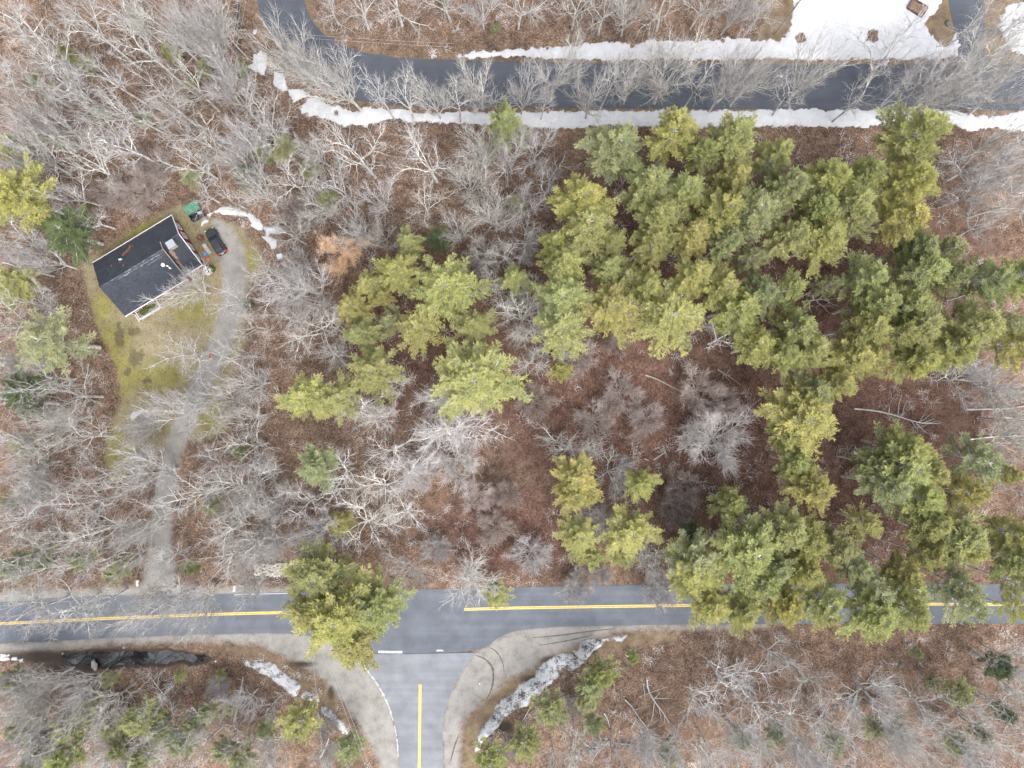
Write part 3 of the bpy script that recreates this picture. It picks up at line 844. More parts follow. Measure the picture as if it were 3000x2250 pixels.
def make_pine(seed, h=18.0, R=4.3, sparse=1.0, dens=1.0):
    rng = np.random.RandomState(seed)
    V = []; F = []; nv = 0
    zt = np.linspace(-0.4, h, 9)
    wob = np.cumsum(rng.normal(0, 0.06, (9, 2)), 0); wob[0] = 0
    tp = np.c_[wob, zt]
    tV, tF = tube_np(tp, 0.23 * (1 - 0.93 * np.linspace(0, 1, 9)), 7)
    bl = []; tint = []
    z = h * 0.56; az = rng.uniform(0, 6.28)
    # a few strong sectors give the plume-like uneven outline
    lob = rng.uniform(0, 6.28, 3)
    while z < h * 0.985:
        t = (z - h * 0.56) / (h * 0.44)
        prof = R * (1 - t) ** 0.72 * min(1, 0.80 + 1.2 * t) + 0.30
        for k in range(rng.randint(4, 7)):
            if rng.rand() > sparse:
                continue
            az += 6.28 / 5.2 + rng.normal(0, 0.35)
            lobe = 0.92 + 0.08 * math.cos(2 * (az - lob[0])) + 0.08 * math.cos(3 * (az - lob[1]))
            L = prof * lobe * rng.uniform(0.66, 1.10)
            d = unit(np.array([math.cos(az), math.sin(az), rng.uniform(0.05, 0.3) + 0.5 * t]))
            ns = 6
            x = np.array([np.interp(z, zt, wob[:, 0]), np.interp(z, zt, wob[:, 1]), z])
            pts = [x]; ds = [d]
            for i in range(ns):
                d = unit(d + rng.normal(0, 0.09, 3) + [0, 0, 0.035])
                x = x + d * L / ns
                pts.append(x); ds.append(d)
            bV, bF = tube_np(np.array(pts), np.linspace(0.05 + 0.010 * L, 0.015, ns + 1), 3)
            V.append(bV); F.append(bF + nv); nv += len(bV)
            side = 1
            nt = int((7 + 5.6 * L) * dens)
            btint = np.clip(rng.normal(0.52, 0.16), 0, 1)
            for j in range(nt):
                u = 0.22 + 0.78 * (j + rng.rand()) / nt
                u = min(u, 1.0)
                a = min(int(u * ns), ns - 1); f = u * ns - a
                q = pts[a] * (1 - f) + pts[a + 1] * f
                dd = ds[a]
                side = -side
                hz = unit(np.cross([0, 0, 1.0], dd)) * side
                an = rng.uniform(0.45, 1.05)
                td = unit(dd * math.cos(an) + hz * math.sin(an) + [0, 0, rng.uniform(0.0, 0.45)])
                tl = (0.22 + 0.36 * L / 4.3 * (1.15 - u)) * rng.uniform(0.7, 2.0)
                if j == nt - 1:
                    td = dd
                ti = np.clip(btint + rng.normal(0, 0.12), 0, 1)
                m = 2 + int(tl > 0.55) + int(tl > 0.9)
                for w in range(m):
                    c = q + td * tl * (w + 0.6) / m
                    nb = 6
                    dv = td * 0.85 + rng.normal(0, 0.50, (nb, 3)) * [1, 1, 0.55] + [0, 0, 0.12]
                    dv /= np.linalg.norm(dv, axis=1)[:, None]
                    bl.append(np.concatenate([np.repeat(c[None], nb, 0) - dv * 0.06, dv, rng.uniform(0.26, 0.48, (nb, 1))], 1))
                    tint.append(np.clip(ti + rng.normal(0, 0.10, nb), 0, 1))
        z += rng.uniform(0.38, 0.66) * (1 - 0.35 * t)
    A = np.concatenate(bl); n = len(A); tint = np.concatenate(tint)
    P, D, L = A[:, :3], A[:, 3:6], A[:, 6:7]
    U = np.cross(D, np.array([0, 0, 1.0]) + rng.normal(0, 0.45, (n, 3))); U /= np.linalg.norm(U, axis=1)[:, None] + 1e-9
    w = 0.034
    NV = np.stack([P - U * w * 0.6, P + D * L * 0.45 + U * w, P + D * L, P + D * L * 0.5 - U * w], 1).reshape(-1, 3)
    NF = np.arange(n * 4).reshape(-1, 4)
    cm = mesh_np('crown', NV, NF)
    fattr(cm, 'tint', np.repeat(tint, 4))
    cm.materials.append(M['needle'])
    bm_ = mesh_np('branches', np.concatenate(V), np.concatenate(F), True); bm_.materials.append(M['bark'])
    tm = mesh_np('trunk', tV, tF, True); tm.materials.append(M['bark'])
    Rr = np.percentile(np.hypot(NV[:, 0], NV[:, 1]), 96)
    return dict(trunk=tm, crown=cm, limb=bm_, R=Rr, top=h, zc=float(np.median(NV[:, 2])))

PINES = [make_pine(900 + i, 18, 4.3, (1, 0.95, 0.85, 1, 0.9, 0.8)[i]) for i in range(6)]
SPARSE = [make_pine(950 + i, 18, 4.3, 0.55, 0.8) for i in range(2)]
SMALL = [make_pine(970 + i, 7, 2.6, 1.0, 0.9) for i in range(3)]

# ------------------------------------------------------------------ labels from the place of each tree
ORD = ['leftmost', 'second from left', 'third from left', 'fourth from left', 'fifth from left', 'sixth from left', 'seventh from left', 'eighth from left', 'ninth from left', 'tenth from left', 'eleventh from left', 'twelfth from left', 'thirteenth from left', 'fourteenth from left', 'fifteenth from left', 'sixteenth from left', 'seventeenth from left', 'eighteenth from left', 'nineteenth from left', 'twentieth from left', 'twenty-first from left', 'twenty-second from left', 'twenty-third from left', 'twenty-fourth from left', 'twenty-fifth from left', 'twenty-sixth from left', 'twenty-seventh from left', 'twenty-eighth from left']
def assign(specs, zones, noun):
    """specs: list of dict(px,py); gives each a label and group; zones: (phrase, x0,y0,x1,y1), first hit wins"""
    byz = {}
    for s in specs:
        for ph, x0, y0, x1, y1 in zones:
            if x0 <= s['px'] < x1 and y0 <= s['py'] < y1:
                byz.setdefault(ph, []).append(s); break
        else:
            byz.setdefault('in the wood', []).append(s)
    for ph, ls_ in byz.items():
        ls_.sort(key=lambda s: s['px'])
        for i, s in enumerate(ls_):
            o = ORD[i] if len(ls_) > 1 else 'alone'
            if len(ls_) > 1 and i == len(ls_) - 1:
                o = 'rightmost'
            s['label'] = f"{s.get('look', noun)}, {o} {ph}" if len(ls_) > 1 else f"{s.get('look', noun)} {ph}"
            s['group'] = f'{noun}s {ph}'

# ------------------------------------------------------------------ bare trees: px, py of the crown centre, crown radius in px, style, height
BARE = """
830,150,80,V,19 890,170,85,V,20 1010,235,98,V,19 1120,270,55,T,17 1185,285,60,T,16 1270,270,72,V,18 1335,285,50,T,15 1405,240,78,V,20 1530,255,58,V,18 1590,300,35,T,12 1625,205,85,V,21 1738,270,72,V,18 1795,205,52,T,20 1862,215,66,V,21 1955,225,98,V,20 2055,235,52,T,19 2140,240,85,V,19 2205,225,80,V,20 2400,200,92,V,21 2330,270,60,T,16 2520,290,62,T,16 2625,165,95,O,22 2710,215,90,M,21 2790,240,90,V,20 2850,190,95,M,22 2930,150,85,V,21 2960,265,75,V,19 2985,60,60,O,18 2880,50,75,O,18
1150,-20,85,O,19 1305,-30,85,O,19 965,15,48,O,12 1045,0,50,O,15 1410,-5,60,V,17 1520,0,60,O,17 1770,30,82,O,15 1690,0,60,O,17 1850,10,70,V,17 1960,0,60,O,17 2060,10,70,O,16 2170,5,60,V,17 2245,10,62,O,16
40,55,75,T,22 95,140,80,O,22 250,65,75,T,22 150,210,75,T,22 60,220,70,O,21 230,260,85,O,21 20,310,70,O,20 110,330,75,V,19 320,220,70,T,21 390,30,70,T,22 360,300,70,T,20
470,65,75,T,22 545,70,80,V,21 420,140,75,T,22 590,40,75,V,20 600,130,80,V,19 560,250,80,O,20 480,290,85,O,19 640,240,75,V,18 690,290,80,O,17 540,370,75,O,18 720,230,45,T,14 660,90,45,T,14
180,390,85,O,20 60,440,85,V,20 290,380,85,O,20 370,420,60,T,17 250,480,85,O,19 200,560,80,O,17 330,560,55,S,6 260,640,55,O,14 440,480,60,S,7 90,540,70,O,19 420,560,70,S,6 50,700,70,O,18 120,760,65,V,16 30,780,55,T,17
620,420,85,O,18 700,400,75,V,18 760,350,75,O,16 800,400,75,O,16 560,470,75,O,17 730,470,80,V,16 590,560,62,O,12 665,575,60,O,13 760,560,66,V,15 850,520,90,O,16 920,430,70,V,16 870,620,60,S,8 940,600,60,V,13 860,690,75,O,13 880,770,50,V,11 800,800,70,O,15 850,840,80,V,15
1060,460,115,O,18 1000,560,85,O,16 1110,580,65,V,14 1260,480,125,O,19 1240,600,75,O,14 1420,440,75,V,17 1370,540,70,V,15 1500,450,80,V,17 1570,420,75,V,17 1600,540,80,O,16 1540,590,70,V,15 1450,640,80,V,15 1340,680,60,V,13 1540,690,65,V,15 1490,740,50,T,14 1420,720,55,V,13 1050,680,65,V,13 1120,690,45,V,11 1390,790,50,S,8 1440,830,45,V,13
548,838,92,V,14 540,1022,95,O,15 525,1215,88,V,14 600,1170,75,O,15 420,1240,55,V,12
680,880,75,O,15 730,950,60,O,14 700,1040,65,O,15 660,1190,85,O,16 740,1120,80,V,14 730,1220,75,O,15 620,1260,75,O,15 905,850,90,V,17 930,960,115,O,16 985,1030,55,V,11 850,930,70,O,14
730,1310,95,O,16 610,1350,90,O,16 450,1390,85,V,16 560,1460,95,O,17 690,1450,110,V,17 780,1400,75,O,15 640,1560,95,O,17 750,1550,110,V,17 440,1520,80,O,16 690,1650,80,O,16 770,1640,70,V,14 810,1480,70,V,14 480,1640,70,O,15 820,1580,60,O,13 370,1330,55,O,14
90,905,60,O,17 30,940,60,O,17 100,1110,90,O,18 200,1165,95,O,17 45,1190,85,O,18 150,1230,75,V,17 40,1280,80,O,18 230,1290,70,O,16 30,1060,60,V,17
60,1370,90,V,18 70,1460,90,V,18 250,1480,85,O,17 30,1540,80,O,19 220,1580,95,O,18 310,1560,85,O,17 350,1450,70,O,16 90,1640,95,O,19 200,1660,90,O,18 370,1640,80,O,17 30,1690,70,O,19 280,1390,60,O,15 390,1570,60,V,15
90,1800,95,O,19 190,1790,95,O,18 290,1770,55,O,14 430,1770,95,V,17 500,1770,90,O,17 565,1760,85,V,16 720,1735,65,V,14
1050,1190,105,O,16 1160,1130,55,V,13 1265,1180,65,V,14 1335,1260,120,V,16 1330,1350,75,S,9 1125,1320,105,O,16 1000,1390,95,O,16 1110,1440,110,O,16 1180,1400,80,V,15 900,1470,85,O,15 930,1560,80,V,14 1080,1530,110,O,15 1180,1500,75,O,14 1230,1400,50,S,9 1250,1290,55,V,14 1120,1225,55,V,12
2105,1290,98,S,10 2040,1260,50,V,9 2055,1145,65,S,8 2120,1180,55,S,8 1690,1330,95,V,13 1790,1390,70,V,12 1810,1010,38,S,7 2000,1430,55,S,7 1985,1490,55,S,7 2110,1000,55,D,13 2090,950,50,O,12 1490,1450,45,S,6 1700,1050,60,S,6 1820,1150,60,S,6 1900,1230,60,S,5 1560,1180,55,S,5 1740,1230,60,S,5 1700,1500,55,V,10 1780,1530,55,V,9 1600,1000,75,V,14 1530,930,85,V,15 1500,850,55,V,13 1560,1060,60,V,12
1360,1700,85,V,12 1190,1685,75,V,13 1690,1725,50,S,6 1925,1740,55,S,7 1930,1640,65,V,9 1760,1680,35,S,5 1280,1600,45,S,5 1450,1550,55,S,5 1560,1620,60,S,5 1400,1450,50,S,5
2895,470,110,V,19 2960,390,85,O,19 2860,560,100,O,18 2965,590,90,O,18 2985,500,75,V,18 2900,660,60,O,15 2840,1110,85,V,14 2935,1130,85,V,14 2960,1310,85,V,15 2980,1410,70,O,15 2960,1230,60,O,14 2400,870,35,D,12 2450,1030,30,D,13
2130,2010,130,O,17 2050,2080,75,O,15 2240,2100,105,O,18 2330,2130,110,O,18 2400,2010,65,O,15 2275,1940,65,O,15 2440,2150,80,O,18 2590,2060,105,V,17 2720,2080,65,O,16 2500,2190,90,O,18 2620,2190,90,V,18 2710,2210,80,O,18 2850,2100,95,O,18 2925,2170,90,O,18 2965,2020,70,O,17 2985,1950,50,O,16 2800,2190,75,O,17 2890,2230,80,V,18 2380,2225,80,V,18 2260,2210,80,O,17 2180,2170,70,V,16 2990,2110,60,O,17
1690,2170,85,O,15 1810,2210,70,O,15 1900,2190,85,V,15 2000,2190,75,O,15 2090,2220,80,V,16 1620,2230,60,O,14 1500,2190,40,S,6 1590,2060,50,O,8 1690,2060,30,S,5
100,2030,75,V,16 50,2090,80,V,17 210,2035,75,V,16 150,2110,80,O,17 260,2110,80,O,16 80,2190,80,V,18 190,2200,80,O,17 370,2180,95,S,10 320,2060,80,O,15 440,2070,70,O,14 480,2150,70,O,15 570,2120,65,O,13 590,2200,70,O,14 660,2080,55,O,12 720,2060,50,V,10 480,2225,60,O,14 700,2180,60,O,13 790,2080,50,O,10 800,2200,60,V,12 640,2005,30,S,6 30,2000,45,V,15 760,2235,50,O,12 290,2235,60,O,16 950,2130,35,S,5 960,2215,45,V,9
"""
BARE_ZONES = [
    ('at the top edge beyond the upper road', 930, -100, 2300, 110),
    ('in the tree row along the upper road', 760, 90, 3100, 330),
    ('over the top right asphalt driveway', 2800, -50, 3100, 90),
    ('in the top left corner wood', -50, -50, 400, 350),
    ('in the wood left of the upper road bend', 400, -50, 775, 385),
    ('in the wood above the dark roofed house', -50, 350, 450, 800),
    ('in the wood above the parked car', 450, 330, 960, 900),
    ('below the long snow bank, centre left', 960, 330, 1640, 900),
    ('leaning over the lawn and drive', 400, 800, 600, 1300),
    ('right of the drive beside the lawn', 600, 800, 1000, 1300),
    ('beside the lower gravel drive', 360, 1300, 860, 1700),
    ('at the left edge below the house', -50, 800, 260, 1310),
    ('in the left wood above the main road', -50, 1310, 400, 1720),
    ('over the left end of main road', -50, 1720, 800, 1850),
    ('in the pale clump left of the clearing', 860, 1100, 1400, 1570),
    ('in the brown central clearing', 1400, 840, 2200, 1545),
    ('beside the middle of the main road', 1180, 1540, 2200, 1800),
    ('on the right edge below the upper road', 2800, 330, 3100, 700),
    ('among the pines toward the right edge', 2200, 800, 3100, 1500),
    ('in the wood at the bottom right corner', 2420, 1900, 3100, 2400),
    ('right of the dirty snow bank', 1450, 1900, 2120, 2400),
    ('below the right half of main road', 2030, 1900, 2420, 2400),
    ('in the bottom left wood', -50, 1950, 480, 2400),
    ('in the wood left of the side road', 480, 1950, 1100, 2400),
]
LOOKB = dict(O='spreading bare grey tree', V='upswept bare grey tree', T='slim tall bare tree', M='many stemmed bare tree', S='low fuzzy bare tree', D='dead bleached bare tree')
bare = []
for tok in BARE.split():
    a = tok.split(',')
    bare.append(dict(px=float(a[0]), py=float(a[1]), r=float(a[2]), st=a[3], h=float(a[4]), look=LOOKB[a[3]]))
assign(bare, BARE_ZONES, 'bare tree')
rt = random.Random(21)
bxy = []
for s in bare:
    s['pr'] = rt.choice(PROTO[s['st']])
    zc = s['pr']['zc'] / s['pr']['top'] * s['h']
    s['xy'] = G(s['px'], s['py'], zc)
    s['rm'] = s['r'] * S * (H - zc) / H
bz = gz(np.array([s['xy'][0] for s in bare]), np.array([s['xy'][1] for s in bare]))
BRIGHT = [(860, 1100, 1420, 1580, 1.32), (1950, 1080, 2250, 1350, 1.25), (1300, 1620, 1450, 1780, 1.3), (2050, 1900, 3100, 2400, 1.18), (0, 0, 760, 400, 0.95), (1400, 820, 1600, 1100, 1.2), (350, 800, 640, 1300, 1.0), (330, 2100, 420, 2250, 1.25)]
for s, z in zip(bare, bz):
    p = s['pr']; k = s['rm'] / p['R']; kz = s['h'] / p['top']
    k = max(min(k, kz * 1.6), kz * 0.55)
    rz = rt.uniform(0, 6.28)
    t = empty('bare_tree', (s['xy'][0], s['xy'][1], float(z)), rz)
    t.rotation_euler = (rt.gauss(0, 0.045), rt.gauss(0, 0.045), rz)
    t.scale = (k, k, kz)
    b = 1.0
    for x0, y0, x1, y1, m in BRIGHT:
        if x0 <= s['px'] < x1 and y0 <= s['py'] < y1:
            b = m
    if s['st'] == 'D':
        b = 1.4
    tr_, tg_, tb_ = (0.84, 0.75, 0.71) if (s['st'] == 'S' and s['h'] < 9 and s['py'] < 1600) else (1, 1, 1)
    tag(t, s['label'], 'tree', s['group'])
    for nm, me in (('trunk', p['trunk']), ('crown', p['crown'])):
        c = obj(nm, me, None, t)
        j = rt.uniform(0.93, 1.07)
        c.color = (b * j * tr_, b * j * tg_, b * j * tb_ * rt.uniform(0.96, 1.04), 1)

# ------------------------------------------------------------------ evergreens: px, py, radius px, height, tint (y yellow, g green, p pale, d dark), form (P pine, X sparse, s small)
PINE = """
1789,430,80,20,p 1970,405,68,20,y 2060,455,52,19,g 2151,416,80,20,g 2140,511,52,19,y 1902,535,80,20,g 2010,551,62,20,g 2088,622,75,20,g 1703,600,80,20,y 1712,682,75,19,g 1916,635,74,20,g 2038,702,60,18,y 1889,716,55,18,y 1807,712,50,17,g 1950,708,40,16,g 2205,619,80,21,p 2124,716,50,18,p 1622,735,48,16,g 1850,800,45,15,g
2680,420,90,21,g 2277,461,58,20,g 2657,542,75,21,y 2634,628,70,21,y 2539,502,58,20,g 2422,542,68,21,g 2490,585,72,21,g 2295,565,66,21,p 2386,626,62,20,g 2417,705,75,20,y 2295,705,66,20,g 2675,716,58,19,p 2770,745,52,18,p 2520,660,52,19,p
1654,777,66,18,g 1649,855,80,19,g 1649,955,80,18,g 1785,908,80,17,y 1884,833,55,17,y 1952,931,108,18,yX 2020,806,66,18,y 2101,842,62,18,y 2150,902,76,18,g 2219,856,56,19,p 1790,780,50,16,g 1640,1089,34,8,ys 2219,1023,62,17,y 2190,760,45,18,p
2521,792,66,20,g 2680,788,76,20,g 2775,811,52,19,p 2874,811,68,20,p 2955,842,66,20,g 2410,850,36,16,p 2575,888,66,20,g 2666,878,66,20,g 2544,960,72,19,y 2612,987,66,19,g 2702,955,76,20,g 2688,1041,66,19,y 2838,947,82,20,g 2783,1023,66,19,g 2928,933,58,19,pX 2958,1023,66,19,y 2286,865,58,19,g 2318,946,68,19,g 2286,1032,60,18,g 2377,1032,60,18,g 2485,1050,72,18,y 2458,1114,52,17,y 2575,1068,52,17,y 2386,1136,62,17,p 2354,1204,102,18,y 2318,1281,50,15,y
2639,1353,100,19,g 2670,1312,64,19,g 2702,1376,60,18,y 2594,1430,66,18,p 2680,1444,70,18,g 2860,1351,80,16,pX 2933,1394,40,15,y 2377,1430,66,17,y 2336,1358,50,15,g 2829,1457,56,17,y 2560,1360,50,16,p
1681,1397,68,14,y 1690,1453,58,14,y 1880,1421,50,13,y 1843,1550,78,14,y 1694,1588,60,13,y 1825,1631,46,8,gs 2020,1558,38,8,ds 2038,1624,80,16,p 2051,1692,84,16,y 2088,1782,68,16,y 2169,1613,102,18,g 2178,1791,60,16,y 2133,1475,50,14,g 1735,1640,36,8,gs
2295,1561,70,18,g 2372,1583,66,18,g 2354,1669,60,17,y 2277,1638,66,17,p 2458,1606,58,17,p 2490,1660,54,17,p 2539,1534,50,13,yX 2783,1579,92,18,g 2738,1529,66,18,g 2838,1606,56,18,y 2955,1561,54,18,y 2720,1638,46,17,y 2648,1669,52,16,y 2792,1712,60,18,pX 2815,1772,70,18,pX 2562,1715,54,17,pX 2684,1727,54,17,gX 2557,1800,82,18,g 2680,1792,60,18,g 2295,1773,66,17,y 2422,1745,62,17,gX 2395,1795,55,17,yX 2964,1615,60,18,g 2985,1805,48,18,yX 2969,1712,48,17,gX 2230,1700,60,17,g
1480,360,58,15,g 1420,430,18,6,gs 1515,600,28,9,gs 1195,705,42,12,g 1285,705,38,8,ds 1155,800,60,15,y 1310,835,98,17,g 1085,830,42,14,y 1045,900,52,14,y 1120,880,30,13,y 1140,945,40,11,p 1075,980,50,15,g 1230,965,66,15,yX 1385,957,60,15,g 1110,1082,74,16,g 1390,1107,118,17,g 1515,820,45,13,g 1510,872,38,8,ds
895,1175,70,15,y 1000,1165,62,12,g 925,1355,60,13,p 995,1545,40,9,ys 925,1690,90,16,g 1000,1800,125,18,y 1110,1770,82,17,g 1040,1870,80,16,y 910,1790,70,17,y 1455,1740,42,6,gs
55,575,90,18,y 200,680,78,12,d 40,830,60,12,g 150,1005,98,16,pX 50,1150,62,12,d 60,440,60,14,pX 725,515,40,8,ds 500,155,24,7,gs 555,243,14,5,gs 190,160,28,8,gs 20,1455,24,8,gs 830,435,38,7,ps 950,590,34,7,ps 40,1665,45,9,ps 353,1662,30,7,ps 556,1662,24,6,gs 120,250,30,8,ps
1764,1966,46,9,gs 1744,2012,42,8,ps 1717,2048,38,7,ps 1853,1930,20,5,gs 1608,2083,54,9,ps 1540,2180,50,9,gs 1740,2120,32,6,ps 1437,2228,54,9,gs 881,2119,58,10,gs 1016,2198,44,8,ps 2928,1954,40,9,ds 2806,2035,42,8,ps 2946,2094,28,8,ds 2634,2135,40,8,ps 2800,2180,40,8,ps 2684,1913,18,5,ps 2170,2170,32,7,ps 2730,2000,22,6,ps
407,2107,50,10,gs 195,2135,44,10,gs 529,1981,18,5,gs 642,1977,14,4,gs 678,2077,24,6,ps 316,1990,24,6,ps 27,1992,34,8,ps 520,2180,48,9,ps 190,2225,52,11,gs 705,2225,44,9,ps 565,2135,38,8,ps 90,2240,40,11,gs 420,2230,40,9,ps 780,2140,30,6,ps 390,60,28,7,ps 250,190,30,7,ps 300,335,26,6,ps 150,405,34,8,ps 420,350,26,6,ps 600,205,24,6,ps 700,205,22,6,ps 560,520,28,7,ps 905,500,30,7,ps 780,445,30,7,ps 105,1640,40,8,ps 235,1640,36,8,ps 330,1690,30,6,ps 60,1300,36,8,ps 250,2085,40,8,ps 330,2125,36,8,ps 120,2160,44,9,ps 460,2130,38,8,ps 605,2090,34,7,ps 650,2200,36,8,ps 340,2195,36,8,ps 60,2130,40,9,ps 2560,2130,36,7,ps 2450,2185,38,8,ps 2270,2160,34,7,ps 1960,2215,36,7,ps 2880,2150,34,7,ps 700,1330,26,6,ps 620,1480,30,6,ps
"""
PINE_ZONES = [
    ('on the large pine stand top fringe', 1600, 380, 2720, 490),
    ('in the large pine stand second row', 1600, 490, 2720, 600),
    ('in the large pine stand third row', 1600, 600, 2720, 690),
    ('in the large pine stand fourth row', 1580, 690, 2800, 775),
    ('on the large pine stand lower left', 1580, 775, 2260, 1110),
    ('in the large pine stand middle right', 2260, 775, 3100, 930),
    ('across the large pine stand lower middle', 2230, 930, 3100, 1045),
    ('on the large pine stand bottom tip', 2230, 1045, 2600, 1300),
    ('in the pine group right of clearing', 2230, 1300, 3100, 1480),
    ('just below the brown clearing', 1600, 1380, 1960, 1660),
    ('at the lower pine stand left end', 1960, 1460, 2240, 1850),
    ('in the lower pine stand above the road', 2240, 1480, 3100, 1650),
    ('over the right end of main road', 2220, 1650, 3100, 1880),
    ('in the small pine group centre left', 1000, 640, 1560, 1130),
    ('just below the upper road snow bank', 1380, 300, 1560, 640),
    ('left of the pale bare clump', 850, 1130, 1010, 1600),
    ('overhanging the main road by the junction', 850, 1640, 1480, 1960),
    ('along the left edge of the picture', -50, 380, 280, 1700),
    ('scattered in the upper left wood', -50, -50, 1000, 640),
    ('beside the foot of the gravel drive', 280, 1600, 620, 1700),
    ('right of the side road', 1400, 1900, 1900, 2400),
    ('scattered in the bottom right wood', 1900, 1880, 3100, 2400),
    ('scattered in the bottom left wood', -50, 1950, 760, 2400),
    ('just left of the side road', 760, 1950, 1100, 2400),
]
TCOL = dict(y=(1.06, 1.01, 0.92), g=(0.95, 0.97, 0.95), p=(0.90, 0.93, 1.12), d=(0.36, 0.46, 0.52))
LOOKP = dict(y='yellow-green pine', g='mid green pine', p='pale greyish pine', d='dark green hemlock')
pines = []
for tok in PINE.split():
    a = tok.split(',')
    tn = a[4][0]; fm = a[4][1:] or 'P'
    look = LOOKP[tn]
    if fm == 's':
        look = {'y': 'small yellow-green pine', 'g': 'small green pine', 'p': 'small olive pine', 'd': 'small dark hemlock'}[tn]
    if fm == 'X':
        look = 'thin ' + look
    pines.append(dict(px=float(a[0]), py=float(a[1]), r=float(a[2]), h=float(a[3]), tn=tn, fm=fm, look=look))
assign(pines, PINE_ZONES, 'pine')
for s in pines:
    s['pr'] = rt.choice({'P': PINES, 'X': SPARSE, 's': SMALL}[s['fm']])
    zc = s['pr']['zc'] / s['pr']['top'] * s['h']
    s['xy'] = G(s['px'], s['py'], zc); s['rm'] = s['r'] * S * (H - zc) / H
pz = gz(np.array([s['xy'][0] for s in pines]), np.array([s['xy'][1] for s in pines]))
for s, z in zip(pines, pz):
    p = s['pr']; k = s['rm'] * 1.04 / p['R']; kz = s['h'] / p['top']
    t = empty('hemlock_tree' if s['tn'] == 'd' else 'pine_tree', (s['xy'][0], s['xy'][1], float(z)), rt.uniform(0, 6.28))
    t.rotation_euler = (rt.gauss(0, 0.03), rt.gauss(0, 0.03), rt.uniform(0, 6.28))
    t.scale = (k, k, kz)
    tag(t, s['label'], 'tree', s['group'])
    c0 = TCOL[s['tn']]
    j = rt.uniform(0.9, 1.1)
    for nm, me in (('trunk', p['trunk']), ('branches', p['limb']), ('crown', p['crown'])):
        c = obj(nm, me, None, t)
        if nm == 'crown':
            c.color = (c0[0] * j * rt.uniform(0.95, 1.05), c0[1] * j, c0[2] * j * rt.uniform(0.92, 1.08), 1)
        else:
            c.color = (0.95, 0.95, 0.95, 1)

# beech that keeps its copper leaves
def beech(px, py, r, h, label, n):
    p = PROTO['V'][1]; zc = p['zc'] / p['top'] * h
    x, y = G(px, py, zc); k = r * S * (H - zc) / H / p['R']; kz = h / p['top']
    t = empty('beech_tree', (x, y, gz1(x, y)), 0.7); t.scale = (k, k, kz)
    tag(t, label, 'tree')
    for nm, me in (('trunk', p['trunk']), ('branches', p['crown'])):
        obj(nm, me, None, t).color = (0.95, 0.92, 0.88, 1)
    rng = np.random.RandomState(5)
    c = p['leaf'][rng.choice(len(p['leaf']), n)] + rng.normal(0, 0.25, (n, 3))
    a = rng.normal(0, 1, (n, 3)); a /= np.linalg.norm(a, axis=1)[:, None]
    b = np.cross(a, rng.normal(0, 1, (n, 3))); b /= np.linalg.norm(b, axis=1)[:, None]
    V = np.stack([c - a * 0.11, c + b * 0.06, c + a * 0.11, c - b * 0.06], 1).reshape(-1, 3)
    obj('crown', mesh_np('crown', V, np.arange(n * 4).reshape(-1, 4)), M['copper'], t)
beech(1000, 748, 76, 10, 'beech tree still holding its copper orange leaves', 13000)
beech(478, 322, 45, 9, 'thin beech with few orange leaves in the upper left wood', 1600)

# ------------------------------------------------------------------ house
def panel(c, th=0.14):
    """sloping slab: c = four top corners"""
    mb = MB()
    c = [Vector(p) for p in c]
    n = (c[1] - c[0]).cross(c[3] - c[0]).normalized()
    if n.z < 0:
        c = c[::-1]; n = -n
    d = [p - Vector((0, 0, th)) for p in c]
    mb.v = [tuple(p) for p in c + d]
    mb.f = [(0, 1, 2, 3), (7, 6, 5, 4)] + [(i, i + 4, (i + 1) % 4 + 4, (i + 1) % 4) for i in range(4)]
    return mb

hx, hy = G(301, 779)
house = empty('house', (hx, hy, 0), math.atan2(136, 225))
tag(house, 'red walled house with dark shingle roof and white gutters', 'house')
EZ, RZ, RY = 2.9, 5.5, -5.1           # eave height, ridge height, ridge line
sl = (RZ - EZ) / 5.1
WY = -4.1; WZ = EZ + sl * 4.1         # wing ridge
roof = panel([(0, 0, EZ), (12, 0, EZ), (12, RY, RZ), (0, RY, RZ)]).build('roof', M['roof'], house)
panel([(0, RY, RZ), (12, RY, RZ), (12, -10.3, EZ - .05), (0, -10.3, EZ - .05)]).build('roof_slope', M['roof'], house)
panel([(12.0, 0, EZ), (15.3, 0, EZ), (15.3, WY, WZ), (12.0, WY, WZ)]).build('roof_slope', M['roof'], house)
panel([(12.0, WY, WZ), (15.3, WY, WZ), (15.3, -9.6, EZ - .15), (12.0, -9.6, EZ - .15)]).build('roof_slope', M['roof'], house)
def wall(x0, x1, y0, y1, ry, rz, name='wall'):
    mb = MB(); e0 = EZ - 0.2
    zz = lambda y: rz - 0.2 - (rz - EZ) * abs(y - ry) / abs((y0 if y > ry else y1) - ry) * 0.93
    pts = [(y0, 0), (y0, zz(y0)), (ry, rz - 0.22), (y1, zz(y1)), (y1, 0)]
    b = 0
    mb.v = [(x0, y, z) for y, z in pts] + [(x1, y, z) for y, z in pts]
    mb.f = [(0, 1, 2, 3, 4), (9, 8, 7, 6, 5)] + [(i, i + 5, (i + 1) % 5 + 5, (i + 1) % 5) for i in range(5)]
    return mb.build(name, M['red'], house)
wall(0.35, 11.85, -0.4, -9.9, RY, RZ)
wall(11.9, 14.95, -0.4, -9.2, WY, WZ)
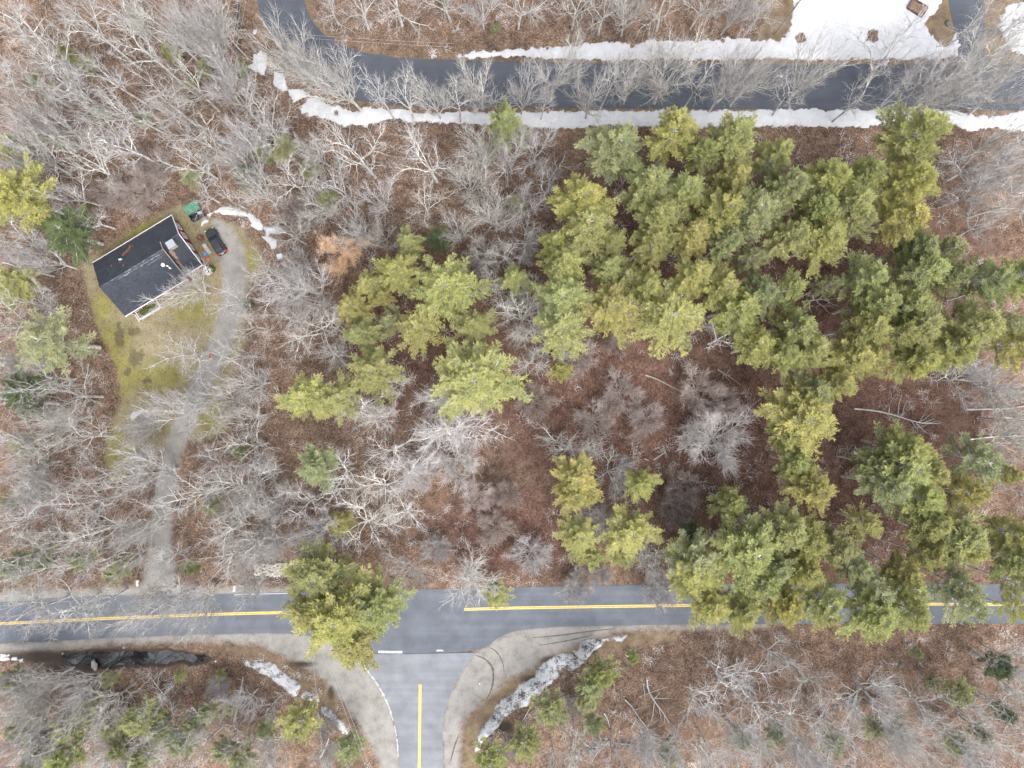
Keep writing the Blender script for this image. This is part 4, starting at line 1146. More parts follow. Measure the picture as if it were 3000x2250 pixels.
# wear along the ridges
for i, (y, x0, x1, w) in enumerate(((RY, 0.1, 11.9, 0.16), (RY - 0.33, 3.0, 11.8, 0.20), (RY - 0.75, 8.2, 11.7, 0.16), (WY, 12.6, 15.2, 0.07))):
    z = (RZ if i < 3 else WZ) - max(0, abs(y - RY)) * sl * (i < 3)
    m = MB()
    n = 70
    xs_ = np.linspace(x0, x1, n + 1)
    ws_ = w * (0.25 + 1.3 * vnoise(xs_, xs_ * 0 + 7 * i, 2.1)) * sstep(0, 0.12, np.linspace(0, 1, n + 1)) ** 0.5
    for k in range(n):
        a, b2, wa, wb = xs_[k], xs_[k + 1], ws_[k], ws_[k + 1]
        m.poly([(a, y - wa, z - wa * sl + 0.03), (b2, y - wb, z - wb * sl + 0.03), (b2, y, z + 0.012 + .018 * (i > 0)), (a, y, z + 0.012 + .018 * (i > 0))])
    m.build('ridge_wear', M['ridge'], house)
m = MB()
m.poly([(12.02, WY, WZ - 0.1), (12.02, RY, RZ), (12.02, -10.3, EZ - .04), (12.02, -9.6, EZ - .25)])
m.build('step_flashing', M['ridge'], house)
m = MB().bar((12.03, WY + 0.5, WZ + 0.12 - 0.25), (12.03, RY, RZ + 0.04), 0.10, 0.06).bar((12.03, RY, RZ + 0.04), (12.03, -10.28, EZ), 0.09, 0.06)
m.build('rake_trim', M['tan'], house)
# leaf litter and bare board patches
def on_roof(x, y, dz=0.02):
    if x < 12:
        return EZ + sl * -y + dz if y > RY else RZ - (RZ - EZ + .05) * (RY - y) / 5.2 + dz
    return EZ + sl * -y + dz if y > WY else WZ - (WZ - EZ + .15) * (WY - y) / 5.5 + dz
def roof_patch(cx, cy, rx, ry, rot, name='bare_patch', mat='rust', n=11, seed=0):
    r = random.Random(seed); pts = []
    for k in range(n):
        a = k / n * 6.283; q = r.uniform(0.55, 1.15)
        x = rx * q * math.cos(a); y = ry * q * math.sin(a)
        X = cx + x * math.cos(rot) - y * math.sin(rot); Y = cy + x * math.sin(rot) + y * math.cos(rot)
        pts.append((X, Y, on_roof(X, Y)))
    return MB().poly(pts).build(name, M[mat], house)
roof_patch(6.0, -1.7, 1.05, 0.38, 0.15, seed=1); roof_patch(6.75, -1.25, 0.45, 0.3, 0.9, seed=2)
roof_patch(2.95, -2.6, 0.28, 0.16, 0.8, seed=3); roof_patch(4.9, -3.75, 0.36, 0.17, 0.9, seed=4); roof_patch(4.5, -2.85, 0.22, 0.12, 0, seed=5); roof_patch(7.4, -1.35, 0.1, 0.3, 0, seed=8)
roof_patch(12.6, -6.0, 0.35, 1.3, 0.1, 'leaf_drift', 'soil', seed=6); roof_patch(12.5, -7.8, 0.25, 1.0, 0.1, 'leaf_drift', 'rust', seed=7)
for k in range(9):
    roof_patch(1.5 + 1.45 * k, -0.13, 0.6, 0.10, 0, 'leaf_drift', 'rust', seed=20 + k)
# vents and chimney
def vent(x, y, r, h, mat='bright', name='roof_vent'):
    z = on_roof(x, y, -0.1)
    MB().tube([(x, y, z), (x, y, z + h)], [r, r], 10).build(name, M[mat], house)
vent(10.4, -7.0, 0.30, 0.30); vent(10.9, -7.5, 0.13, 0.5); vent(11.0, -7.9, 0.13, 0.5); vent(4.7, -2.5, 0.12, 0.5); vent(4.95, -2.55, 0.10, 0.45)
m = MB().box(13.0, -5.65, 3.9, 14.1, -4.65, 5.6); ch = m.build('chimney', M['tan'], house)
MB().box(12.88, -5.77, 5.6, 14.22, -4.53, 5.72).build('chimney_cap', M['metal'], ch)
# gutters, fascia, downspouts
m = MB().bar((0.0, -10.38, EZ - 0.06), (12.0, -10.38, EZ - 0.06), 0.14, 0.13); m.build('gutter', M['trim'], house)
m = MB().bar((12.1, -9.68, EZ - 0.16), (15.3, -9.68, EZ - 0.16), 0.15, 0.13); m.build('gutter', M['trim'], house)
m = MB().bar((15.36, 0, EZ - 0.02), (15.36, WY, WZ - 0.02), 0.09, 0.20).bar((15.36, WY, WZ - 0.02), (15.36, -9.7, EZ - 0.16), 0.09, 0.20); m.build('fascia', M['trim'], house)
m = MB().bar((0, 0.06, EZ - 0.08), (15.3, 0.06, EZ - 0.08), 0.09, 0.14); m.build('gutter', M['trim'], house)
for pts in (((0.5, -10.4, EZ - .1), (0.5, -9.98, 2.3), (0.5, -9.98, 0.3), (0.5, -11.4, 0.1)), ((15.1, -9.7, EZ - .2), (15.1, -9.28, 2.3), (15.1, -9.28, 0.3), (16.2, -10.0, 0.1)), ((0.2, 0.06, EZ - .1), (0.4, -0.33, 2.3), (0.4, -0.33, 0.2), (-0.6, -0.3, 0.1)), ((9.3, 0.1, EZ + 0.1), (9.3, 0.1, EZ - 0.1))):
    m = MB()
    for a, b in zip(pts, pts[1:]):
        m.bar(a, b, 0.10, 0.09)
    m.build('downspout', M['trim'], house)
# windows on the walls that face the lens and the others
def window(x, y, z, w, h, axis):
    f = MB(); g = MB()
    if axis == 'x':     # wall facing +x
        for a, b in (((x, y - w / 2, z), (x, y + w / 2, z)), ((x, y - w / 2, z + h), (x, y + w / 2, z + h)), ((x, y - w / 2, z), (x, y - w / 2, z + h)), ((x, y + w / 2, z), (x, y + w / 2, z + h)), ((x, y - w / 2, z + h / 2), (x, y + w / 2, z + h / 2))):
            f.bar(a, b, 0.12, 0.12)
        g.box(x - 0.03, y - w / 2, z, x + 0.01, y + w / 2, z + h)
    else:
        for a, b in (((x - w / 2, y, z), (x + w / 2, y, z)), ((x - w / 2, y, z + h), (x + w / 2, y, z + h)), ((x - w / 2, y, z), (x - w / 2, y, z + h)), ((x + w / 2, y, z), (x + w / 2, y, z + h)), ((x - w / 2, y, z + h / 2), (x + w / 2, y, z + h / 2))):
            f.bar(a, b, 0.12, 0.12)
        g.box(x - w / 2, y - 0.01, z, x + w / 2, y + 0.03, z + h)
    o = g.build('window', M['glass'], house)
    f.build('window_frame', M['trim'], o)
for y in (-1.6, -3.4, -5.6, -7.6):
    window(14.98, y, 0.9, 1.1, 1.4, 'x')
for x in (1.8, 4.2, 9.6, 11.0):
    window(x, -9.94, 0.95, 1.2, 1.35, 'y')
window(13.4, -9.24, 0.95, 1.3, 1.3, 'y')
dr = MB().box(6.6, -9.99, 0.25, 7.55, -9.91, 2.3).build('door', M['trim'], house)
MB().box(7.36, -10.04, 1.2, 7.44, -9.99, 1.3).build('handle', M['metal'], dr)
# front porch: planks, posts, white railing
for k in range(9):
    MB().box(1.2, -10.06 - 0.16 * (k + 1) + 0.01, 0.30, 5.2, -10.06 - 0.16 * k, 0.36).build('porch_plank', M['wood'], house)
m = MB().bar((1.2, -11.45, 1.25), (5.2, -11.45, 1.25), 0.10, 0.09).bar((1.2, -11.45, 0.7), (5.2, -11.45, 0.7), 0.08, 0.08).bar((1.2, -11.45, 1.25), (1.2, -10.0, 1.25), 0.10, 0.09).bar((5.2, -11.45, 1.25), (5.2, -10.0, 1.25), 0.1, 0.09)
m.build('porch_railing', M['trim'], house)
for x in (1.2, 3.2, 5.2):
    MB().box(x - .06, -11.51, 0, x + .06, -11.39, 1.3).build('porch_post', M['trim'], house)

# ------------------------------------------------------------------ parked car (front towards the upper left)
cx, cy = G(631, 707, 0.9)
car = empty('parked_car', (cx, cy, 0.02), math.atan2(410, -235))
tag(car, 'black sport utility car parked beside the red house', 'car')
def loft(name, secs, mat, parent, bevel=0.0):
    """secs: (x, half_low, z_low, half_top, z_top)"""
    mb = MB()
    for x, hl, zl, hm, zm, ht, zt in secs:
        mb.v += [(x, -hl, zl), (x, -hm, zm), (x, -ht, zt), (x, ht, zt), (x, hm, zm), (x, hl, zl)]
    for i in range(len(secs) - 1):
        a = i * 6
        for k in range(5):
            mb.f.append((a + k, a + k + 1, a + 6 + k + 1, a + 6 + k))
        mb.f.append((a + 5, a, a + 6, a + 11))
    mb.f.append(tuple(range(5, -1, -1))); n = (len(secs) - 1) * 6
    mb.f.append(tuple(range(n, n + 6)))
    o = mb.build(name, mat, parent, bevel)
    bm = bmesh.new(); bm.from_mesh(o.data); bmesh.ops.recalc_face_normals(bm, faces=bm.faces); bm.to_mesh(o.data); bm.free()
    return o
loft('body', [(2.36, .62, .36, .70, .55, .58, .72), (2.22, .80, .30, .88, .60, .74, .88), (1.7, .86, .26, .93, .65, .82, .98), (0.9, .88, .26, .95, .70, .86, 1.06), (-0.4, .88, .26, .95, .70, .88, 1.04), (-1.6, .88, .26, .95, .72, .87, 1.04), (-2.2, .84, .30, .92, .70, .82, 1.02), (-2.36, .70, .42, .80, .66, .72, .94)], M['carpaint'], car, 0.035)
loft('cabin', [(0.95, .86, 1.0, .80, 1.03, .74, 1.06), (0.15, .86, 1.0, .74, 1.40, .66, 1.66), (-0.9, .86, 1.0, .74, 1.42, .66, 1.71), (-1.75, .84, 1.0, .72, 1.40, .62, 1.66), (-2.22, .80, 1.0, .72, 1.1, .62, 1.14)], M['carpaint'], car, 0.03)
m = MB().poly([(0.90, -.70, 1.09), (0.90, .70, 1.09), (0.22, .60, 1.645), (0.22, -.60, 1.645)]); m.build('windshield', M['glass'], car)
m = MB().poly([(-2.20, .60, 1.18), (-2.20, -.60, 1.18), (-1.80, -.56, 1.64), (-1.80, .56, 1.64)]); m.build('rear_window', M['glass'], car)
for s_ in (-1, 1):
    for x0, x1 in ((0.45, -0.35), (-0.42, -1.15), (-1.22, -1.75)):
        m = MB().poly([(x0 + (.12 if x0 > 0 else 0), s_ * .85, 1.08), (x1, s_ * .85, 1.08), (x1 + .06, s_ * .715, 1.58), (x0 - (.2 if x0 > 0 else .02), s_ * .715, 1.58)]); m.build('side_window', M['glass'], car)
    MB().bar((0.0, s_ * .60, 1.74), (-1.7, s_ * .58, 1.74), 0.05, 0.05).build('roof_rail', M['plastic'], car)
    MB().box(0.52, min(s_ * .92, s_ * 1.10), 1.02, 0.72, max(s_ * .92, s_ * 1.10), 1.18).build('mirror', M['plastic'], car, 0.03)
    MB().box(2.12, min(s_ * .50, s_ * .80), .70, 2.33, max(s_ * .50, s_ * .80), .86).build('headlight', M['clearlamp'], car, 0.02)
    MB().box(-2.40, min(s_ * .58, s_ * .88), .84, -2.0, max(s_ * .58, s_ * .88), 1.12).build('tail_light', M['redlamp'], car, 0.03)
    for x in (1.45, -1.42):
        ty = MB().tube([(x, s_ * .74, .36), (x, s_ * .98, .36)], [.36, .36], 18).build('wheel', M['rubber'], car, 0.03)
        MB().tube([(x, s_ * .96, .36), (x, s_ * .995, .36)], [.23, .21], 12).build('rim', M['rim'], ty)
    for x in (0.4, -0.7):
        MB().box(x - .1, min(s_ * .93, s_ * .975), .84, x + .1, max(s_ * .93, s_ * .975), .88).build('door_handle', M['plastic'], car)
MB().box(-2.46, -.75, .42, -2.3, .75, .58).build('bumper', M['plastic'], car, 0.04)
MB().box(2.28, -.66, .36, 2.44, .66, .54).build('bumper', M['plastic'], car, 0.04)
MB().box(-2.41, -.26, .72, -2.37, .26, .84).build('number_plate', M['bright'], car)

# ------------------------------------------------------------------ yard things
def at(px, py, z=0.0):
    x, y = G(px, py, z)
    return x, y
# green lidded container: sloping green lid, open dark half
x, y = at(567, 618, 1.2)
d = empty('refuse_container', (x, y, 0), math.radians(31))
tag(d, 'refuse container with green ribbed lid and open black end above the house', 'container')
m = MB()
for a, b in (((-1.15, -1.25), (1.15, -1.25)), ((-1.15, 1.25), (1.15, 1.25)), ((-1.15, -1.25), (-1.15, 1.25)), ((1.15, -1.25), (1.15, 1.25))):
    m.bar((a[0], a[1], 0.6), (b[0], b[1], 0.6), 0.08, 1.1)
m.box(-1.1, -1.2, 0.08, 1.1, 1.2, 0.14)
m.build('body', M['blackbox'], d)
lid = panel([(-1.25, 1.35, 1.45), (-1.25, -0.30, 1.25), (1.2, -0.30, 1.25), (1.2, 1.35, 1.45)], 0.07).build('lid', M['green'], d)
for k in range(5):
    MB().bar((-1.2, 1.2 - 0.33 * k, 1.47 - 0.04 * k), (1.15, 1.2 - 0.33 * k, 1.47 - 0.04 * k), 0.07, 0.05).build('lid_rib', M['green'], lid)
panel([(-1.2, -0.28, 1.27), (-1.2, -0.50, 1.75), (1.0, -0.50, 1.75), (1.0, -0.28, 1.27)], 0.05).build('raised_flap', M['green'], d)
for k in range(7):
    r = random.Random(k)
    MB().box(-0.9 + .28 * k, -1.1 + r.random() * .3, 0.14, -0.9 + .28 * k + .4, -0.7 + r.random() * .3, 0.5 + r.random() * .4).build('rubbish_bag', M['blackbox'], d, 0.12)
MB().box(0.35, -0.95, 0.85, 1.05, -0.5, 1.1).build('carton', M['metal'], d, 0.03)

def lumpy(name, outline_px, h, mat, label, cat, seed=0, step=0.18):
    P = np.array(GP(outline_px)); x0, y0 = P.min(0) - .3; x1, y1 = P.max(0) + .3
    xs = np.arange(x0, x1, step); ys = np.arange(y0, y1, step); X, Y = np.meshgrid(xs, ys)
    dd = sdf(P, X, Y)
    Z = gz(X, Y) + h * sstep(-0.05, 0.45, dd) * (0.7 + 0.6 * fbm(X + seed * 9, Y, 1.3, 3)) - 0.1 * (dd < -0.05)
    k = (dd > -0.2).ravel(); nx = len(xs)
    i = np.arange(len(ys) - 1)[:, None] * nx + np.arange(nx - 1)[None, :]
    q = np.stack([i, i + 1, i + nx + 1, i + nx], -1).reshape(-1, 4); q = q[k[q].all(1)]
    used = np.unique(q); rm = np.full(X.size, -1); rm[used] = np.arange(len(used))
    V = np.stack([X, Y, Z], -1).reshape(-1, 3)[used]; c = V.mean(0); c[2] = 0
    return tag(obj(name, mesh_np(name, V - c, rm[q], True), mat, None, tuple(c)), label, cat)
lumpy('tarp_heap', C2([(1650, 670), (1680, 640), (1720, 670), (1950, 655), (2060, 680), (2085, 740), (2070, 810), (1990, 790), (1960, 830), (1760, 800), (1740, 860), (1680, 850), (1690, 760), (1640, 720)]), 0.75, M['tarp'], 'grey white tarp heap at the end of the snow strip', 'tarp')
def lidbox(px, py, w, l, h, rz, mat, label, cat, name):
    x, y = at(px, py, h)
    t = empty(name, (x, y, gz1(x, y)), rz); tag(t, label, cat)
    MB().box(-l / 2, -w / 2, 0, l / 2, w / 2, h - .06).build('body', M[mat], t, 0.04)
    MB().box(-l / 2 - .04, -w / 2 - .04, h - .06, l / 2 + .04, w / 2 + .04, h).build('lid', M[mat], t, 0.02)
    return t
lidbox(819, 751, 0.75, 0.8, 0.7, 0.3, 'bright', 'square white lidded bin standing in leaves right of the drive', 'bin', 'storage_bin')
lidbox(600, 743, 0.4, 0.45, 0.5, 0.4, 'blue', 'small blue lidded bin by the house wing', 'bin', 'storage_bin')
# orange wheelbarrow-like tub by the wing corner, bucket on the drive
def bucket(px, py, r, h, mat, label, name='bucket'):
    x, y = at(px, py, h); z = gz1(x, y)
    t = empty(name, (x, y, z)); tag(t, label, 'bucket')
    mb = MB(); n = 16
    prof = [(0.02, r * .72), (h, r), (h, r * .92), (0.06, r * .66)]
    for zz, rr in prof:
        mb.v += [(rr * math.cos(k / n * 6.283), rr * math.sin(k / n * 6.283), zz) for k in range(n)]
    for i in range(3):
        for k in range(n):
            mb.f.append((i * n + k, i * n + (k + 1) % n, (i + 1) * n + (k + 1) % n, (i + 1) * n + k))
    mb.f.append(tuple(3 * n + k for k in range(n)))
    mb.build('body', M[mat], t)
    mb = MB(); arc = [(r * math.cos(a), 0.2 * r, h + r * .55 * math.sin(a)) for a in np.linspace(0, math.pi, 9)]
    mb.tube(arc, [0.02] * 9, 5); mb.build('handle', M['metal'], t)
bucket(609, 761, 0.38, 0.40, 'orange', 'orange tub beside the house wing corner')
bucket(616, 1043, 0.28, 0.35, 'orange', 'orange red bucket left on the gravel drive')
bucket(589, 1044, 0.16, 0.3, 'bright', 'small white bucket left of the orange red bucket')
# timber steps/bench beside the car
x, y = at(606, 729, 0.4)
t = empty('plank_bench', (x, y, 0), math.atan2(-133, 96)); tag(t, 'pale plank bench standing between wing wall and car', 'bench')
for k in range(3):
    MB().box(-1.0, -0.32 + .22 * k, 0.40, 1.0, -0.32 + .22 * k + .19, 0.45).build('seat_plank', M['palestone'], t)
for xx in (-0.8, 0.8):
    MB().box(xx - .05, -0.3, 0, xx + .05, 0.3, 0.40).build('leg', M['wood'], t)

# raised bed on the snowy yard
x, y = at(2683, 27)
t = empty('raised_bed', (x, y, gz1(x, y) + 0.05), math.radians(-32)); tag(t, 'dark timber framed bed of bare soil on the snowy yard', 'garden bed')
L_, W_ = 2.95, 1.9
for (a, b) in (((-L_ / 2, -W_ / 2), (L_ / 2, -W_ / 2)), ((-L_ / 2, W_ / 2), (L_ / 2, W_ / 2)), ((-L_ / 2, -W_ / 2 + .08), (-L_ / 2, W_ / 2 - .08)), ((L_ / 2, -W_ / 2 + .08), (L_ / 2, W_ / 2 - .08))):
    MB().bar((a[0], a[1], 0.3), (b[0], b[1], 0.3), 0.16, 0.6).build('timber', M['darkwood'], t)
g_ = MB(); nn = 14
for i in range(nn + 1):
    for j in range(9):
        g_.v.append((-L_ / 2 + .08 + (L_ - .16) * i / nn, -W_ / 2 + .08 + (W_ - .16) * j / 8, 0.36 + 0.16 * rt.random()))
for i in range(nn):
    for j in range(8):
        a = i * 9 + j; g_.f.append((a, a + 9, a + 10, a + 1))
g_.build('soil', M['soil'], t)
x, y = at(2674, 18, .6)
rk = random.Random(3)
def stone_mesh(seed, name='stone'):
    r = random.Random(seed); bm = bmesh.new()
    bmesh.ops.create_icosphere(bm, subdivisions=1, radius=1)
    for v in bm.verts:
        v.co *= r.uniform(0.72, 1.12); v.co.z *= 0.7
    me = bpy.data.meshes.new(name); bm.to_mesh(me); bm.free()
    return me
STONES = [stone_mesh(i) for i in range(6)]
def rock(px, py, r, label, mat='palestone'):
    x, y = at(px, py)
    o = obj('rock', stone_mesh(int(px)), M[mat], None, (x, y, gz1(x, y) + r * 0.35)); o.scale = (r, r * .8, r * .8); o.rotation_euler = (0, 0, px)
    return tag(o, label, 'rock')
rock(280, 1948, 0.75, 'tan pointed boulder at the lower bank of the pond').scale = (0.5, 1.1, 0.7)
rock(363, 1897, 0.25, 'small pale rock on the bank between road and pond')
rock(184, 1914, 0.2, 'small pale rock at the upper left end of the pond')
rock(632, 1937, 0.22, 'small white rock right of the pond', 'bright')
rock(2785, 1901, 0.35, 'pale rock on the leaves below the right pines')
rock(2637, 1948, 0.55, 'dark mossy boulder in the lower right wood', 'stone')
rock(1405, 2002, 0.2, 'white stone on the right gravel apron', 'bright')
rock(2775, 68, 0.6, 'dark low boulder left of the asphalt driveway', 'stone')
rock(1525, 2208 - 0, 0.3, 'pale stone right of the dirty snow bank foot')

# old field stone walls, stone by stone
def stone_wall(pts, n, label, size=0.34):
    P = resample(GP(pts), n)
    t = empty('stone_wall', (P[0][0], P[0][1], gz1(*P[0]))); tag(t, label, 'stone wall')
    t['group'] = 'old field stone walls'
    Z = gz(P[:, 0], P[:, 1])
    for i, (x, y) in enumerate(P):
        for lay in range(2):
            if (lay and i % 3) or rk.random() < 0.2:
                continue
            o = obj('stone', STONES[rk.randrange(6)], M['stone'], t, (x - P[0][0] + rk.uniform(-1.0, 1.0), y - P[0][1] + rk.uniform(-.9, .9), Z[i] - Z[0] + 0.15 + 0.35 * lay))
            s_ = size * rk.uniform(0.7, 1.35); o.scale = (s_ * rk.uniform(.9, 1.5), s_, s_ * .8); o.rotation_euler = (0, 0, rk.uniform(0, 6))
stone_wall([(1690, 2198), (1760, 2182), (1850, 2176), (1990, 2166)], 42, 'dark stone wall running through the wood right of the side road')
stone_wall([(2420, 2090), (2480, 2062), (2570, 2042)], 24, 'short tumbled stone wall in the bottom right wood')
# roadside riprap
def riprap():
    r = np.random.RandomState(8); V = []; F = []; nv = 0
    base = np.array([v.co[:] for v in STONES[0].vertices]); fc = np.array([p.vertices[:] for p in STONES[0].polygons])
    for k in range(330):
        px = r.uniform(745, 865); py = r.uniform(1656, 1692) - 6
        x, y = G(px, py); s_ = r.uniform(.14, .30); a = r.uniform(0, 6.28)
        b = base * [s_ * r.uniform(.8, 1.4), s_, s_ * .8]
        b = np.c_[b[:, 0] * math.cos(a) - b[:, 1] * math.sin(a), b[:, 0] * math.sin(a) + b[:, 1] * math.cos(a), b[:, 2]] + [x, y, gz1(x, y) + .08]
        V.append(b); F.append(fc + nv); nv += len(b)
    o = obj('riprap', mesh_np('riprap', np.concatenate(V), np.concatenate(F)), M['palestone'])
    o['kind'] = 'stuff'; o['label'] = 'grey riprap stones in the ditch left of the junction pine'; o['category'] = 'stones'
riprap()

# mailboxes
def mailbox(px, py, rz, label):
    x, y = at(px, py, 1.1)
    t = empty('mailbox', (x, y, gz1(x, y)), rz); tag(t, label, 'mailbox', 'white roadside mailboxes')
    MB().box(-.06, -.06, 0, .06, .06, 1.0).build('post', M['wood'], t)
    sec = [(-.20, 1.0)] + [(-.20 * math.cos(a), 1.22 + .2 * math.sin(a)) for a in np.linspace(0, math.pi, 9)] + [(.20, 1.0)]
    m = MB(); n = len(sec)
    m.v = [(x_, -.48, z_) for x_, z_ in sec] + [(x_, .48, z_) for x_, z_ in sec]
    m.f = [tuple(range(n)), tuple(range(2 * n - 1, n - 1, -1))] + [(i, (i + 1) % n, n + (i + 1) % n, n + i) for i in range(n)]
    m.build('box', M['bright'], t)
    MB().box(.205, -.1, 1.2, .225, .15, 1.32).build('flag', M['redlamp'], t)
mailbox(403, 1708, 0.0, 'white mailbox left of the gravel drive mouth')
mailbox(687, 1724, -0.15, 'white mailbox right of the gravel drive mouth')

# road sign in the verge below the right pines (seen from behind and above)
x, y = at(2436, 1851)
t = empty('road_sign', (x, y, gz1(x, y)), 0.2); tag(t, 'white diamond road sign on a thin post below the right pines', 'road sign')
MB().tube([(0, 0, -.2), (0, 0, 2.6)], [.045, .045], 6).build('post', M['darkwood'], t)
pl = [(0, .03, 3.05), (.46, .03, 2.55), (0, .03, 2.05), (-.46, .03, 2.55)]
m = MB(); m.v = [(a, .05, c) for a, b, c in pl] + [(a, .08, c) for a, b, c in pl]; m.f = [(0, 1, 2, 3), (7, 6, 5, 4)] + [(i, i + 4, (i + 1) % 4 + 4, (i + 1) % 4) for i in range(4)]
o = m.build('plate', M['bright'], t); o.rotation_euler = (0, 0, 0.5)

# utility poles and wires
def pole(px, py, h, label, rz=0.0):
    x, y = at(px, py); z = gz1(x, y)
    t = empty('utility_pole', (x, y, z), rz); tag(t, label, 'utility pole', 'wooden utility poles')
    MB().tube([(0, 0, -.5), (0, 0, h)], [.17, .12], 10).build('post', M['wood'], t)
    MB().box(-1.2, -.06, h - .6, 1.2, .06, h - .48).build('crossarm', M['wood'], t)
    for q in (-1.05, -.45, .45, 1.05):
        MB().tube([(q, 0, h - .48), (q, 0, h - .3)], [.05, .04], 6).build('insulator', M['palestone'], t)
    return x, y, z + h
def wire(a, b, label, sag=0.6, r=0.022):
    n = 24; a = np.array(a, float); b = np.array(b, float)
    tt = np.linspace(0, 1, n)[:, None]
    P = a * (1 - tt) + b * tt; P[:, 2] -= sag * 4 * (tt * (1 - tt))[:, 0]
    V, F = tube_np(P - P[0], np.full(n, r), 4)
    o = obj('overhead_wire', mesh_np('overhead_wire', V, F, True), M['wire'], None, tuple(P[0]))
    return tag(o, label, 'wire', 'overhead wires')
p1 = pole(2270, 100, 11, 'grey utility pole at the left edge of the snow yard', 0.6)
p2 = pole(932, 1684, 10, 'utility pole standing under the big junction pine', 0.3)
p3 = pole(752, 158, 8.5, 'utility pole left of the upper road bend', 0.1)
def ray(px, py, z):
    x, y = G(px, py, z); return (x, y, z)
for i, (a, b) in enumerate((((-60, 1749), (700, 1731)), ((-60, 1762), (700, 1737)))):
    wire(ray(*a, 9), (p2[0] - .4 + .8 * i, p2[1], p2[2] - .3), ('upper', 'lower')[i] + ' overhead wire along the left main road north edge', 0.2)
for i, (bx, lab) in enumerate(((1072, 'left wire of the pair crossing the left gravel apron'), (1084, 'right wire of the pair crossing the left gravel apron'))):
    wire((p2[0] - .3 + .5 * i, p2[1], p2[2] - .3), ray(bx + 22, 2310, 9), lab, 0.3)
wire(ray(912, 1895, 8.5), ray(952, 2300, 8.5), 'single wire left of the pair crossing the left gravel apron', 0.3)
for i, (tx, lab) in enumerate(((704, 'leftmost wire running up beside the upper road bend'), (710, 'middle wire running up beside the upper road bend'), (729, 'right wire running up beside the upper road bend'))):
    wire((p3[0] - .6 + .5 * i, p3[1], p3[2] - .3), ray(tx, -60, 8), lab, 0.2)
for i, (ty, lab) in enumerate(((128, 'upper wire crossing the upper road bend'), (138, 'lower wire crossing the upper road bend'))):
    wire((p3[0], p3[1] - .5 * i, p3[2] - .3), ray(1330, ty, 8.4), lab, 0.3)
wire((p1[0], p1[1], 6.5), ray(2745, 118, 3.5), 'thin wire crossing the snow yard', 0.3, 0.018)

# fallen trunks, sticks and snags on the ground
def log(pts, r, label, mat='deadwood', branches=(), z=None):
    P = [(*G(x, y), 0) for x, y in pts]
    P = np.array(smooth_line(np.array([p[:2] for p in P]), 1)); Z = gz(P[:, 0], P[:, 1]) + (r if z is None else z)
    P = np.c_[P, Z]
    t = empty('fallen_tree' if branches else 'fallen_log', tuple(P[0])); tag(t, label, 'fallen tree' if branches else 'log')
    V, F = tube_np(P - P[0], np.linspace(r, r * .45, len(P)), 7)
    mb = MB(); mb.v = [tuple(v) for v in V]; mb.f = [tuple(int(i) for i in f) for f in F]; mb.f += [tuple(range(6, -1, -1)), tuple(range(len(V) - 7, len(V)))]
    mb.build('trunk', M[mat], t, 0, True)
    for b in branches:
        Q = np.array([G(x, y) for x, y in b]); q = np.c_[Q, gz(Q[:, 0], Q[:, 1]) + np.linspace(r, r + 1.0, len(Q))] - P[0]
        MB().tube(q, np.linspace(r * .5, .03, len(q)), 5).build('branch', M[mat], t, 0, True)
T8 = lambda pts: tile(2250, 750, 2.212, pts)
log(T8([(560, 990), (680, 1000), (800, 1025), (920, 1065), (1010, 1085), (1115, 1085)]), 0.16, 'white fallen birch lying right of the clearing', branches=[T8(b) for b in (((840, 1030), (835, 960), (845, 895)), ((865, 1040), (870, 970), (880, 935)), ((985, 1070), (1000, 1000)), ((960, 1080), (1000, 1060), (1045, 1010)), ((960, 1085), (1010, 1140), (1045, 1170)), ((930, 1070), (955, 1140)), ((1020, 1085), (1080, 1070), (1125, 1080)), ((780, 1020), (765, 970)), ((1000, 1085), (1060, 1055), (1100, 1085)))])
log(T8([(1280, 995), (1400, 992), (1540, 990), (1700, 965)]), 0.17, 'upper white fallen birch at the right edge', branches=[T8(b) for b in (((1530, 990), (1600, 1015), (1680, 1040)),)])
log(T8([(1530, 1045), (1620, 1055), (1720, 1062)]), 0.14, 'lower short white birch log at the right edge')
log(T8([(1290, 1190), (1450, 1170), (1700, 1160)]), 0.18, 'grey fallen trunk reaching in below the birch logs', branches=[T8(b) for b in (((1440, 1172), (1430, 1120)), ((1560, 1165), (1600, 1080)), ((1500, 1168), (1560, 1230)))])
T7 = lambda pts: tile(1500, 750, 2.212, pts)
log(T7([(860, 770), (950, 800), (1030, 845), (1110, 885)]), 0.16, 'thin brown fallen trunk in the brown clearing', 'wood')
log(T7([(915, 1322), (960, 1295), (997, 1268)]), 0.14, 'short white log at the clearing bottom')
log(T7([(858, 1315), (890, 1326)]), 0.10, 'tiny pale log left of the short white log')
log(T7([(680, 1375), (740, 1345), (825, 1325)]), 0.12, 'slanting white stick bundle left of the short white log', branches=[T7(b) for b in (((700, 1365), (750, 1355), (800, 1340)), ((720, 1352), (700, 1390)))])
log(T7([(1330, 735), (1420, 790), (1480, 835)]), 0.12, 'leaning grey log left of the large pine stand tip', 'wood')
T11 = lambda pts: tile(1500, 1500, 2.212, pts)
log(T11([(870, 1080), (880, 1150), (920, 1220), (960, 1270), (1000, 1330), (1045, 1390)]), 0.15, 'bleached dead tree sprawled on leaves below the main road', branches=[T11(b) for b in (((850, 1115), (855, 1180), (860, 1255)), ((820, 1195), (900, 1155), (990, 1115)), ((905, 1200), (970, 1195), (1030, 1185)), ((920, 1225), (905, 1300), (885, 1370)), ((950, 1260), (960, 1330), (945, 1360)), ((985, 1310), (980, 1390)), ((1000, 1330), (1020, 1395)), ((880, 1150), (865, 1060), (905, 1070)), ((910, 1215), (950, 1160), (930, 1140)))], z=0.4)
